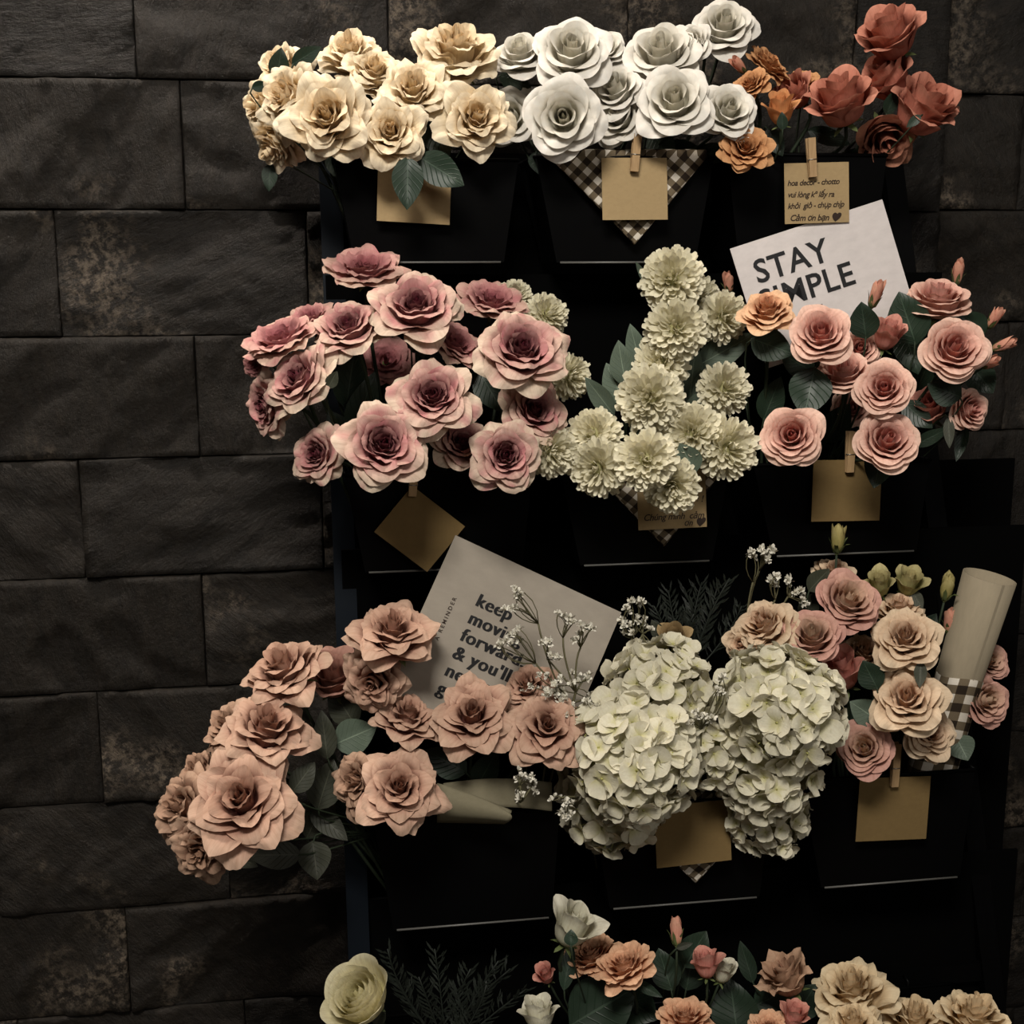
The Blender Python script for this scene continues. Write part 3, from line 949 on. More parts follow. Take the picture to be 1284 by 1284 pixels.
for a in [('c9', 511, 229, 66, 40, -92, .245, LEAF_DARK), ('c11', 553, 214, 70, 42, -32, .235, LEAF_DARK), ('c11', 550, 172, 60, 44, -70, .185, LEAF_DARK), ('c1', 350, 80, 38, 26, 80, .165, LEAF_DARK),
          ('c1', 384, 70, 44, 22, 30, .15, LEAF_DARK), ('c4', 327, 108, 24, 14, 10, .175, LEAF_DARK), ('c3', 338, 222, 34, 20, -95, .15, LEAF_DARK), ('c7', 457, 124, 34, 22, 60, .14, LEAF_DARK),
          ('c5', 425, 208, 50, 30, -60, .15, LEAF_DARK), ('c9', 450, 214, 46, 30, -110, .16, LEAF_DARK)]:
    leaf(*a)
# --- top row, middle: white foam roses
G = 'white roses in the top middle bin'
b = (1, 2)
for a in [
    ('w9', 'white', 758, 60, 30, .1, .45, .10, 'small white rose peeking out at the back between two larger white roses'),
    ('w10', 'white', 868, 54, 26, -.5, .4, .155, 'partly hidden white rose just under the highest white bloom'),
    ('w11', 'white', 640, 145, 38, -.3, .1, .13, 'shaded white rose tucked behind the cream and white blooms'),
    ('w1', 'white', 652, 66, 36, -.1, .62, .15, 'small cupped white rose beside the wide cream rose, leftmost of the whites'),
    ('w5', 'white', 830, 66, 52, -.1, .74, .16, 'wide white rose seen from the side, left of the highest white bloom'),
    ('w12', 'white', 776, 146, 38, -.4, .2, .185, 'lower white rose directly above the wooden peg on the check cloth'),
    ('w4', 'white', 772, 112, 36, -.35, .5, .19, 'white rose turned up left in the middle of the white cluster'),
    ('w2', 'white', 717, 64, 51, .02, .45, .195, 'large white rose facing up above the front white bloom'),
    ('w3', 'white', 707, 147, 51, -.05, -.02, .24, 'front white rose showing its round spiral heart, above the check cloth'),
    ('w7', 'white', 908, 32, 42, .1, .5, .15, 'highest white rose, cut by the top edge of the picture'),
    ('w6', 'white', 846, 126, 50, -.05, .3, .23, 'big white rose in front at the right part of the white cluster'),
    ('w8', 'white', 914, 138, 39, .25, .35, .23, 'white rose with one downward petal, nearest the orange blooms'),
]:
    flower(*a[:8], b, a[8], G)
for a in [('w6', 858, 196, 70, 40, -10, .15, LEAF_DARK), ('w12', 830, 186, 50, 36, -60, .16, LEAF_DARK), ('w3', 676, 204, 30, 28, -90, .17, LEAF_DARK), ('w8', 896, 192, 66, 26, 5, .16, LEAF_DARK), ('w1', 646, 102, 46, 24, -20, .12, LEAF_DARK)]:
    leaf(*a)
# --- top row, right: orange and terracotta
G = 'orange and terracotta blooms in the top right bin'
b = (1, 3)
for a in [
    ('o11', 'bud', 927, 82, 15, -.5, .6, .17, 'small plum pink bud between the white and orange blooms'),
    ('o1', 'orange', 965, 80, 31, .62, .68, .16, 'orange ruffled bloom seen edge-on, highest of the orange ones'),
    ('o2', 'orange', 941, 106, 26, -.4, .75, .19, 'orange bloom facing up, squeezed against the white roses'),
    ('o12', 'orange', 1008, 104, 24, .1, .8, .13, 'pale peach bloom half hidden behind the terracotta rose'),
    ('o5', 'terracotta', 996, 116, 26, -.6, .5, .16, 'small dusky terracotta bloom left of the middle terracotta rose'),
    ('o3', 'orangebud', 979, 138, 22, -.05, .93, .22, 'small orange bud standing upright above the handwritten card'),
    ('o4', 'orange', 936, 185, 33, .1, .35, .235, 'lowest orange ruffled bloom under the right white rose'),
    ('o6', 'terracotta', 1054, 126, 42, -.22, .86, .21, 'terracotta rose seen from the side above the right of the handwritten card'),
    ('o10', 'dullterracotta', 1110, 172, 36, .25, -.5, .17, 'dull brownish terracotta rose hanging lowest at the far right of the top row'),
    ('o8', 'terracotta', 1112, 98, 34, -.55, .72, .17, 'terracotta rose in the middle of the right-hand stack of three'),
    ('o7', 'terracotta', 1117, 43, 40, -.3, .82, .19, 'topmost terracotta rose, alone against the slate'),
    ('o9', 'terracotta', 1158, 135, 42, .5, .75, .20, 'rightmost terracotta rose of the top row, tilted to the right'),
]:
    flower(*a[:8], b, a[8], G)
for a in [('o3', 981, 152, 22, 14, 95, .235, LEAF_DARK), ('o9', 1146, 152, 22, 12, -140, .235, LEAF_DARK), ('o8', 1118, 128, 34, 18, 70, .19, LEAF_DARK), ('o4', 972, 178, 40, 24, -60, .19, LEAF_DARK), ('o6', 1040, 172, 60, 22, -20, .15, LEAF_DARK), ('o10', 1080, 196, 60, 20, 0, .14, LEAF_DARK)]:
    leaf(*a)
# --- second row, left: mauve pink roses
G = 'mauve pink roses in the second row'
b = (2, 1)
for a in [
    ('v18', 'mauveshade', 484, 452, 36, .1, .3, .16, 'shaded pink rose deep inside the middle of the mauve bouquet'),
    ('v17', 'mauveshade', 320, 458, 17, -.5, -.3, .21, 'tiny pink petal cluster below the far left edge-on mauve rose'),
    ('v5', 'vintageflat', 388, 398, 34, -.3, .85, .19, 'pink rose at the back left behind the dark-hearted upper rose'),
    ('v1', 'vintageflat', 458, 337, 50, .02, .90, .20, 'topmost mauve pink rose, seen edge-on under the top row'),
    ('v11', 'vintageflat', 617, 376, 46, .15, .88, .21, 'edge-on pink rose at upper right of the mauve bouquet'),
    ('v4', 'vintageflat', 352, 424, 50, -.35, .86, .25, 'far left edge-on mauve rose with wavy pale petals'),
    ('v12', 'vintageflat', 572, 430, 40, .5, .60, .24, 'pink rose with petals falling right, in the middle right of the bouquet'),
    ('v3', 'vintage', 438, 411, 49, -.3, .62, .27, 'mauve rose turned up left, below the topmost edge-on rose'),
    ('v7', 'vintage', 336, 508, 42, -.86, -.1, .25, 'mauve rose facing left, lowest of the left edge'),
    ('v6', 'vintage', 376, 476, 50, -.62, .45, .29, 'mauve rose turned left with a dark red heart and upright pale petals'),
    ('v8', 'vintage', 398, 570, 38, -.62, .1, .29, 'small half-open mauve rose hanging lowest at the left'),
    ('v16', 'vintage', 578, 556, 39, .25, .35, .29, 'half-hidden mauve rose between the two lowest front roses'),
    ('v14', 'vintage', 670, 515, 46, .42, .28, .30, 'mauve rose turned right, touching a cream pompom at the right edge'),
    ('v2', 'vintage', 522, 386, 58, .02, .55, .29, 'large cream-edged rose with mauve heart near the top of the bouquet'),
    ('v13', 'vintage', 655, 440, 59, .16, .42, .32, 'largest pink rose at the right of the mauve bouquet'),
    ('v10', 'vintage', 543, 498, 54, -.05, .28, .34, 'mauve-hearted rose in the very middle of the bouquet'),
    ('v9', 'vintage', 481, 558, 57, .08, .14, .36, 'front mauve-hearted rose just above the tilted kraft tag'),
    ('v15', 'vintage', 634, 572, 46, .12, .02, .345, 'lowest right mauve rose facing forward beside the cream pompom'),
]:
    flower(*a[:8], b, a[8], G)
for a in [('v18', 440, 470, 90, 44, 80, .19, LEAF_DARK), ('v18', 455, 510, 90, 40, 70, .20, LEAF_DARK), ('v6', 417, 476, 26, 16, 60, .32, LEAF_OLIVE), ('v2', 525, 432, 40, 24, -70, .26, LEAF_OLIVE), ('v13', 615, 490, 60, 40, -60, .24, LEAF_DARK),
          ('v16', 520, 540, 70, 40, 100, .22, LEAF_DARK), ('v7', 430, 545, 70, 40, 120, .2, LEAF_DARK), ('v3', 400, 450, 40, 30, -40, .22, LEAF_DARK)]:
    leaf(*a)
# --- cream chrysanthemums
G = 'cream chrysanthemum pompoms in the second row'
for a in [
    ('m16', 645, 374, 24, .2, .4, .17, (2, 1), 'small cream pompom peeking out behind the upper right mauve rose'),
    ('m13', 684, 396, 29, .4, .3, .19, (2, 1), 'cream pompom behind the largest pink rose, upper one'),
    ('m14', 712, 472, 30, .6, 0, .22, (2, 1), 'cream pompom at the right edge of the mauve bouquet, middle one'),
    ('m15', 690, 566, 34, .35, -.1, .30, (2, 1), 'cream pompom at the right edge of the mauve bouquet, lowest one'),
    ('m2', 876, 372, 27, .3, .2, .18, (2, 2), 'small cream pompom mostly hidden behind the topmost one'),
    ('m3', 848, 413, 42, .0, .1, .25, (2, 2), 'cream pompom second from the top of the tall stem'),
    ('m1', 843, 351, 42, -.1, .2, .23, (2, 2), 'topmost cream pompom under the top row check cloth'),
    ('m4', 905, 398, 34, .4, .1, .22, (2, 2), 'cream pompom beside the white STAY card'),
    ('m5', 828, 458, 37, -.1, .3, .24, (2, 2), 'cream pompom half covered by the one below, middle of the tall stem'),
    ('m6', 815, 500, 44, -.1, .1, .29, (2, 2), 'cream pompom beside the grey-green leaves, in the middle of the group'),
    ('m7', 907, 488, 35, .3, .2, .25, (2, 2), 'lone cream pompom at the right, left of the big dark rose leaf'),
    ('m10', 746, 546, 36, -.3, .2, .27, (2, 2), 'leftmost upper pompom of the lower cluster'),
    ('m8', 868, 544, 41, .0, .1, .30, (2, 2), 'cream pompom in the right pair, the left one of the two'),
    ('m9', 911, 562, 41, .35, 0, .31, (2, 2), 'rightmost pompom of the lower cluster'),
    ('m17', 751, 586, 39, -.3, -.1, .31, (2, 2), 'lower left pompom over the corner of the check cloth'),
    ('m12', 842, 608, 37, .05, -.3, .33, (2, 2), 'lowest pompom, overlapping the handwritten card'),
    ('m11', 810, 577, 40, -.05, .0, .35, (2, 2), 'front pompom in the middle of the lower cluster'),
]:
    mum(*a[:8], a[8], G)
for a in [('m6', 780, 456, 58, 32, 100, .23, LEAF_GREY), ('m6', 752, 497, 62, 26, 128, .25, LEAF_GREY), ('m5', 797, 434, 56, 26, 105, .2, LEAF_GREY), ('m11', 805, 533, 48, 28, 75, .29, LEAF_GREY), ('m12', 862, 574, 44, 34, 120, .325, LEAF_GREY),
          ('m4', 908, 440, 84, 38, 30, .215, LEAF_GREY), ('m7', 868, 472, 84, 30, 85, .21, LEAF_GREY), ('m7', 872, 510, 60, 26, 60, .22, LEAF_GREY), ('m6', 772, 482, 56, 36, 115, .22, LEAF_GREY), ('m1', 806, 344, 40, 10, 120, .17, LEAF_GREY)]:
    leaf(*a)
# --- second row, right: peach pink roses and buds
G = 'peach pink roses in the second row'
b = (2, 3)
for a in [
    ('p18', 'peach', 1078, 437, 25, .1, .3, .265, 'shaded deep pink rose behind the leaf under the middle bud'),
    ('p21', 'peach', 1068, 512, 26, -.1, .3, .2, 'half-hidden pink rose beside the peg, under the middle blooms'),
    ('p17', 'bud', 913, 355, 15, -.1, .9, .17, 'small dull pink bud left of the white STAY card'),
    ('p12', 'bud', 1201, 342, 17, .1, .93, .24, 'small upright pink bud, highest on the right side of the second row'),
    ('p13', 'bud', 1247, 399, 16, .45, .8, .26, 'pink bud leaning right, upper of the two at the far right'),
    ('p14', 'bud', 1258, 433, 17, .85, .35, .27, 'pink bud pointing right, lower of the two at the far right'),
    ('p15', 'bud', 1242, 455, 15, .6, .4, .29, 'small open pink bud touching the right-hand rose'),
    ('p16', 'pinkbud', 1166, 512, 26, -.2, .6, .24, 'shaded pink bud under the right-hand leaf'),
    ('p9', 'peach', 1216, 514, 28, .7, .1, .28, 'small pink rose turned right, lowest at the far right of the second row'),
    ('p7', 'peach', 1177, 375, 40, .1, .90, .26, 'peach rose seen edge-on, right of the white STAY card'),
    ('p1', 'apricot', 962, 388, 35, -.05, .72, .28, 'apricot rose facing up in front of the white STAY card'),
    ('p3', 'peach', 1058, 467, 36, -.05, .6, .29, 'pink rose facing up between the two middle blooms'),
    ('p10', 'bud', 1098, 369, 19, .25, .9, .29, 'pale pink bud standing upright in front of the white STAY card'),
    ('p11', 'pinkbud', 1113, 420, 22, .25, .85, .285, 'deeper pink bud opening below the upright bud'),
    ('p2', 'peach', 1030, 418, 40, -.02, .28, .32, 'round pink rose in front of the lower edge of the white STAY card'),
    ('p8', 'peach', 1197, 437, 41, .2, .25, .32, 'open pink rose facing forward at the right of the second row'),
    ('p4', 'peach', 1109, 487, 36, -.05, .1, .335, 'round pink rose with deep pink heart in the middle of its bin'),
    ('p5', 'peach', 993, 546, 39, -.08, .0, .325, 'flat pink rose at lower left beside the cream pompoms'),
    ('p6', 'peach', 1113, 552, 39, .2, .2, .34, 'lowest pink rose, right of the wooden peg'),
]:
    flower(*a[:8], b, a[8], G)
for a in [('p1', 968, 434, 58, 42, -20, .27, LEAF_DARK), ('p2', 1015, 492, 66, 54, -100, .30, LEAF_DARK), ('p10', 1083, 402, 48, 38, 100, .29, LEAF_DARK), ('p11', 1138, 400, 70, 54, 110, .27, LEAF_DARK), ('p11', 1142, 440, 60, 40, -70, .25, LEAF_DARK),
          ('p8', 1184, 490, 46, 38, 160, .30, LEAF_DARK), ('p6', 1102, 586, 56, 38, -100, .30, LEAF_DARK), ('p13', 1220, 405, 40, 32, 140, .25, LEAF_DARK), ('p8', 1232, 476, 44, 38, -50, .26, LEAF_DARK), ('p16', 1190, 542, 40, 14, -85, .29, LEAF_OLIVE),
          ('p16', 1168, 548, 50, 18, 30, .27, LEAF_DARK), ('p5', 968, 500, 60, 34, 70, .22, LEAF_DARK), ('p21', 1050, 530, 60, 36, 60, .2, LEAF_DARK), ('p18', 1040, 470, 60, 40, 60, .18, LEAF_DARK), ('p9', 1205, 555, 50, 16, -100, .25, LEAF_DARK),
          ('p3', 1000, 455, 50, 34, 150, .22, LEAF_DARK), ('p11', 1150, 470, 70, 40, 100, .2, LEAF_DARK), ('p4', 1150, 520, 50, 30, -40, .25, LEAF_DARK)]:
    leaf(*a)
# --- third row, left: dusty pink pointed roses
G = 'dusty pink roses in the third row'
b = (3, 1)
for a in [
    ('d13', 'dustytan', 250, 968, 34, -.6, .4, .26, 'small tan pink rose at the back of the left arm of the bouquet'),
    ('d9', 'dustytan', 288, 912, 38, -.5, .45, .27, 'tan pink rose peeking out left of the big upturned bloom'),
    ('d4', 'dustybud', 417, 848, 36, -.1, .45, .24, 'darker pink half-open rose behind the upper stem of the bouquet'),
    ('d15b', 'dusty', 662, 862, 38, -.3, .45, .31, 'small pink rose right of the printed card, behind the rightmost dusty rose'),
    ('d3', 'dusty', 356, 838, 54, -.35, .74, .29, 'dusty pink rose facing up at the upper left of the bouquet'),
    ('d1', 'dusty', 493, 792, 54, .05, .70, .33, 'topmost dusty pink rose, overlapping the corner of the printed card'),
    ('d2', 'dusty', 468, 855, 44, -.3, -.3, .32, 'dusty rose turned down left, below the topmost one'),
    ('d8', 'dusty', 335, 912, 58, .15, .5, .33, 'big upturned dusty rose with wide pink outer petals at the left'),
    ('d11', 'dustytan', 228, 1012, 46, -.68, .2, .32, 'leftmost tan dusty rose of the whole stand'),
    ('d12', 'dustytan', 254, 1066, 44, -.4, -.4, .35, 'lowest tan dusty rose at the left, its petals hanging down'),
    ('d10', 'dusty', 302, 1002, 70, -.15, .12, .38, 'largest dusty pink rose, facing forward at the lower left'),
    ('d5', 'dusty', 512, 898, 42, .15, .6, .32, 'cupped dusty rose right below the printed card'),
    ('d6', 'dustytan', 450, 980, 42, -.6, .0, .345, 'dusty rose turned left, partly behind the front rose over the wrapping paper'),
    ('d7', 'dusty', 502, 988, 54, .05, .06, .375, 'front dusty rose with a pointed lower petal, left of the wrapping paper'),
    ('d14', 'dusty', 592, 895, 52, .0, .22, .35, 'dusty rose facing forward, covering the lower edge of the printed card'),
    ('d15', 'dusty', 686, 912, 52, .12, .12, .36, 'rightmost dusty rose, leaning against the hydrangea'),
]:
    flower(*a[:8], b, a[8], G)
for a in [('d8', 407, 922, 62, 30, 95, .29, LEAF_OLIVE), ('d5', 446, 922, 60, 46, 20, .28, LEAF_GREY), ('d7', 408, 984, 66, 44, 70, .29, LEAF_OLIVE), ('d10', 380, 975, 46, 30, 50, .33, LEAF_OLIVE), ('d10', 395, 1078, 48, 42, -85, .31, LEAF_OLIVE),
          ('d10', 345, 1072, 68, 36, 175, .32, LEAF_OLIVE), ('d7', 412, 1032, 64, 30, -45, .28, LEAF_OLIVE), ('d3', 372, 890, 60, 30, -60, .25, LEAF_OLIVE), ('d14', 560, 955, 60, 40, 150, .28, LEAF_DARK), ('d14', 610, 965, 60, 34, 60, .27, LEAF_DARK),
          ('d4', 430, 885, 60, 40, 120, .24, LEAF_OLIVE), ('d6', 400, 1020, 70, 44, 60, .25, LEAF_OLIVE), ('d12', 300, 1076, 50, 24, -30, .30, LEAF_OLIVE)]:
    leaf(*a)
# --- third row, middle: hydrangeas
G = 'cream hydrangea heads in the third row'
b = (3, 2)
for a in [
    ('h3', 768, 996, 76, -.3, -.3, .29, b, 92, 'shaded cream hydrangea head hanging lowest at the left, beside the olive wrapping paper'),
    ('h7', 886, 935, 56, .0, .2, .335, b, 66, 'small cream hydrangea head between the left and right clusters'),
    ('h1', 826, 866, 70, -.1, .4, .31, b, 88, 'upper left cream hydrangea head beneath the dark fern'),
    ('h6', 962, 1018, 54, .1, -.4, .31, b, 74, 'cream hydrangea head hanging lowest at the right, next to the kraft card'),
    ('h5', 955, 962, 70, .15, -.1, .34, b, 98, 'cream hydrangea head under the roundest one on the right'),
    ('h2', 796, 948, 84, -.1, .05, .36, b, 124, 'large cream hydrangea head at the left, touching the dusty roses'),
    ('h4', 978, 888, 82, .15, .2, .36, b, 130, 'roundest cream hydrangea head, at the upper right below the peach roses'),
]:
    hydrangea(*a[:8], a[8], a[9], G)
flower('hb', 'brownbud', 845, 800, 20, -.1, .6, .26, b, 'small dry brownish bud above the left hydrangea', 'buds in the third row')
leaf('hb', 824, 790, 30, 18, 120, .25, LEAF_OLIVE)
# --- third row, right: pale peach roses and buds
G = 'pale peach roses in the third row'
b = (3, 3)
for a in [
    ('q13', 'palepeach', 1046, 716, 26, .1, .8, .22, 'small cream bloom behind the top pink rose of the third row'),
    ('q10', 'palepeach', 1084, 818, 30, .3, .5, .25, 'peach rose seen edge-on in the middle of the third row right bin'),
    ('q14', 'palepeach', 930, 808, 25, -.3, -.1, .29, 'small peach bloom under the leftmost peach rose'),
    ('q5', 'palepeach', 1128, 764, 34, .1, .84, .27, 'peach rose facing up just behind the brightest pale rose'),
    ('q11', 'pinkcream', 1240, 828, 26, .55, .2, .25, 'pink rose behind the paper tube, upper of the two at the right'),
    ('q12', 'pinkcream', 1236, 878, 32, .6, .05, .28, 'pink rose behind the paper tube, lower of the two at the right'),
    ('q9', 'pinkbud', 1056, 842, 30, -.2, .55, .29, 'half-open pink bud above the dark leaf, beside the hydrangea'),
    ('q1', 'palepeach', 958, 783, 41, -.42, .38, .30, 'leftmost peach rose of the third row right bin, turned left'),
    ('q3', 'pinkcream', 1064, 753, 41, .32, .35, .30, 'pink rose with a cream heart, topmost bloom of the third row'),
    ('q2', 'pinkcream', 1018, 797, 38, -.05, .38, .325, 'pink rose with cream heart between the leftmost and topmost roses'),
    ('q8', 'pinkcream', 1084, 938, 35, -.12, .02, .33, 'lowest pink rose with cream spiral heart, left of the peg'),
    ('q4', 'palepeach', 1136, 800, 44, -.04, .28, .335, 'brightest pale peach rose, open and facing forward left of the tube'),
    ('q7', 'palepeach', 1166, 919, 36, .3, .02, .335, 'pale peach rose turned down right in front of the check cloth'),
    ('q6', 'palepeach', 1138, 876, 48, -.04, .2, .355, 'large pale peach rose directly above the wooden peg'),
]:
    flower(*a[:8], b, a[8], G)
G = 'buds in the third row'
for a in [
    ('g1', 'greenbud', 1051, 676, 20, .05, .93, .26, 'yellow-green bud with curled sepals, alone above the topmost pink rose'),
    ('g2', 'greenopen', 1103, 733, 19, -.1, .7, .26, 'yellow-green opening bud behind the pale roses, left of its neighbour'),
    ('g3', 'greenopen', 1139, 731, 20, .2, .8, .26, 'greenest opening bud, between the yellow-green bud and the tube'),
    ('g4', 'greenbud', 1188, 737, 19, .15, .9, .27, 'slim yellow bud close to the left of the paper tube'),
    ('g5', 'bud', 1191, 779, 18, .1, .9, .26, 'pale pink bud half hidden by the paper tube'),
]:
    flower(*a[:8], b, a[8], G)
for a in [('q4', 1091, 846, 42, 34, 120, .33, LEAF_DARK), ('q6', 1084, 892, 44, 36, 150, .31, LEAF_GREY), ('q3', 1027, 727, 40, 26, 50, .27, LEAF_OLIVE), ('q4', 1154, 846, 34, 16, -90, .36, LEAF_OLIVE), ('q7', 1206, 938, 34, 36, -60, .29, LEAF_GREY),
          ('q2', 1015, 760, 40, 26, 70, .24, LEAF_OLIVE), ('q9', 1040, 860, 34, 16, 100, .315, LEAF_OLIVE), ('g3', 1150, 752, 28, 16, -60, .27, LEAF_OLIVE), ('q7', 1110, 930, 50, 40, -60, .26, LEAF_DARK), ('q8', 1060, 900, 50, 36, 70, .25, LEAF_DARK),
          ('q5', 1160, 790, 50, 30, 60, .22, LEAF_DARK), ('q12', 1200, 890, 60, 40, 80, .23, LEAF_DARK)]:
    leaf(*a)
# --- bottom row
G = 'blooms of the bottom row'
for a in [
    ('r1', 'ranunculus', 450, 1250, 45, -.45, .45, .37, (4, 1), 'cream ranunculus standing alone at the lower left of the stand'),
    ('r3', 'peachranunculus', 740, 1198, 36, -.3, .78, .36, (4, 2), 'peach bloom just below the white bud, the further of two side by side'),
    ('r4', 'peachranunculus', 782, 1210, 40, -.35, .74, .40, (4, 2), 'peach bloom seen edge-on, nearer of two under the white bud'),
    ('r2', 'whitebud', 718, 1163, 33, .35, .72, .39, (4, 2), 'white half-open bud on a tall stem, highest bloom of the bottom row'),
    ('r13', 'pinkbud', 684, 1222, 14, -.3, .6, .34, (4, 2), 'tiny dull pink bud behind the stem of the white bud'),
    ('r5', 'whitebud', 676, 1274, 25, -.1, .85, .42, (4, 2), 'white bud with green sepals at the bottom edge of the picture'),
    ('r8', 'bud', 848, 1168, 19, -.05, .95, .39, (4, 2), 'pink bud standing upright on a thin stem above dark leaves'),
    ('r9', 'pinkbud', 885, 1209, 20, -.1, .85, .41, (4, 2), 'pink half-open bud paired with a pale green one'),
    ('r10', 'whitebud', 906, 1218, 18, .25, .85, .40, (4, 2), 'pale green-white bud paired with a pink one'),
    ('r11', 'witheredbud', 986, 1224, 34, -.45, .72, .40, (4, 3), 'withered brownish closed bloom leaning left, beside the cream roses'),
    ('r6', 'peachranunculus', 860, 1274, 36, -.05, .6, .42, (4, 2), 'peach bloom facing forward at the bottom edge, below the pair of buds'),
    ('r16', 'peachranunculus', 964, 1286, 24, -.1, .6, .43, (4, 3), 'small peach bloom at the bottom edge, left of the cream roses'),
    ('r17', 'pinkbud', 996, 1274, 19, .2, .75, .43, (4, 3), 'small pink bud at the bottom edge under the withered bloom'),
    ('r12', 'lightcream', 1068, 1240, 52, -.08, .72, .385, (4, 3), 'topmost large cream rose at the lower right'),
    ('r14', 'lightcream', 1148, 1278, 46, .05, .6, .41, (4, 3), 'cream rose between the topmost and rightmost ones at the bottom edge'),
    ('r18', 'lightcream', 1070, 1284, 40, -.1, .5, .43, (4, 3), 'cream rose cut by the bottom edge, below the topmost one'),
    ('r15', 'lightcream', 1222, 1274, 52, .12, .68, .42, (4, 3), 'rightmost cream rose at the lower right corner'),
]:
    flower(*a, G)
for a in [('r4', 756, 1262, 100, 80, 30, .38, LEAF_DARK), ('r4', 800, 1262, 60, 50, -30, .36, LEAF_DARK), ('r8', 872, 1190, 54, 40, 60, .37, LEAF_DARK), ('r8', 834, 1216, 54, 38, 110, .37, LEAF_DARK), ('r8', 866, 1212, 60, 44, 80, .35, LEAF_DARK),
          ('r10', 920, 1262, 66, 60, 100, .39, LEAF_DARK), ('r11', 970, 1250, 56, 40, 30, .37, LEAF_DARK), ('r11', 936, 1206, 54, 22, 110, .36, LEAF_DARK), ('r4', 812, 1240, 44, 14, -25, .41, LEAF_DARK), ('r2', 712, 1212, 60, 20, 80, .37, LEAF_DARK),
          ('r2', 716, 1176, 20, 18, 90, .425, LEAF_DARK), ('r1', 476, 1274, 26, 18, 60, .36, LEAF_OLIVE), ('r12', 1010, 1255, 50, 40, 60, .36, LEAF_DARK), ('r8', 858, 1186, 22, 9, 20, .40, LEAF_OLIVE)]:
    leaf(*a)


# ------------------------------------------------------------------ baby's breath and fern
def blossom_mesh(seed):
    rng = random.Random(seed)
    V, Fc = [], []
    for k in range(11):
        th = rng.uniform(.2, 1.5) if k > 2 else .2 * k
        ph = k * 2.4
        n = Vector((math.sin(th) * math.cos(ph), math.sin(th) * math.sin(ph), math.cos(th)))
        Mx = frame(n, rng.uniform(0, 6))
        k0 = len(V)
        for s, ws in ((.15, .10), (.6, .30), (1., .26)):
            V += [Mx @ Vector((q * ws, rng.uniform(-.06, .06), s * rng.uniform(.85, 1.1))) for q in (-1, 0, 1)]
        Fc += [[k0 + j * 3 + q, k0 + j * 3 + q + 1, k0 + j * 3 + q + 4, k0 + j * 3 + q + 3] for j in range(2) for q in range(2)]
    return mesh('blossom', V, Fc, smooth=False)


BLOS = [blossom_mesh(s) for s in range(4)]


def sprig(b, base, nodes, clusters, d, label, spread=9, nb=4):
    """base pixel; branch nodes; clusters = (px, py, node index)"""
    rng = random.Random(int(base[0] * 7 + base[1]))
    p0 = at(*base, d)
    root = empty('baby_breath_sprig', Matrix.Translation(p0))
    tag(root, label, 'flower', "baby's breath sprigs of the third row")
    Mi = Matrix.Translation(-p0)
    B = BINP[b]
    m = MB()
    end = Vector((min(max(p0.x, B['x0'] + .02), B['x1'] - .02), B['y'], B['zb'] + .03))
    over = Vector((end.x + (p0.x - end.x) * .4, B['y'] - .02, max(B['z'] - .004, end.z + .04)))
    m.tube(bez(p0, p0 + Vector((0, .01, -.012)), over + Vector((0, -.01, .02)), over, 6) + [end], .0014, 5)
    ND = [at(x, y, d + rng.uniform(-.01, .01)) for x, y in nodes]
    for q in ND:
        s = Vector((rng.uniform(-.006, .006), 0, rng.uniform(0, .004)))
        m.tube(bez(p0, p0 + (q - p0) * .4 + s, p0 + (q - p0) * .75 + s, q, 6), .0011, 5)
    for cx, cy, k in clusters:
        q0 = ND[k]
        for i in range(nb):
            q = at(cx + rng.gauss(0, spread * .6), cy + rng.gauss(0, spread * .55), d + rng.uniform(-.014, .018))
            s = (q - q0).cross(Vector((0, 1, 0))) * rng.uniform(-.25, .25)
            m.tube(bez(q0, q0 + (q - q0) * .35 + s, q0 + (q - q0) * .75 + s, q, 5), .0007, 4)
            o = link('blossom', BLOS[rng.randrange(4)], BLOSSOM, root)
            o.location = q - p0
            nn = (facing(q, rng.uniform(-.6, .6), rng.uniform(-.2, .8)))
            o.rotation_euler = frame(nn, rng.uniform(0, 6)).to_euler()
            s = rng.uniform(5.6, 8.0) * mpp(q)
            o.scale = (s, s, s)
    link('stem', m.mesh('sprig_stem', True, Mi), SPRIG, root)


sprig((3, 1), (700, 860), [(675, 782), (672, 832)], [(648, 738, 0), (644, 750, 0), (636, 764, 0), (652, 794, 1), (638, 802, 1), (626, 808, 1)], .335, "baby's breath sprig at the left, in front of the printed words", 6, 3)
sprig((3, 1), (722, 868), [(728, 812), (706, 800), (686, 826)], [(732, 786, 0), (726, 800, 0), (738, 790, 0), (700, 772, 1), (712, 780, 1), (686, 806, 2), (700, 822, 2)], .345, "baby's breath sprig in front of the right corner of the printed card", 7, 3)
sprig((3, 2), (718, 905), [(700, 862), (730, 855), (745, 880)], [(680, 855, 0), (698, 858, 0), (722, 848, 1), (738, 850, 1), (742, 876, 2), (716, 888, 2), (705, 876, 0), (690, 868, 0)], .34, "dense low baby's breath sprig between the dusty roses and the hydrangea", 9, 4)
sprig((3, 2), (800, 850), [(792, 800), (806, 795)], [(786, 760, 0), (800, 757, 0), (803, 775, 1), (796, 792, 0), (812, 788, 1), (778, 784, 0), (806, 812, 1), (822, 816, 1)], .28, "baby's breath sprig right of the printed card against the black", 6, 3)
sprig((3, 2), (935, 790), [(944, 730), (952, 716)], [(944, 692, 0), (956, 690, 1), (962, 698, 1), (968, 690, 1)], .27, "tall baby's breath sprig left of the yellow-green bud", 5, 3)
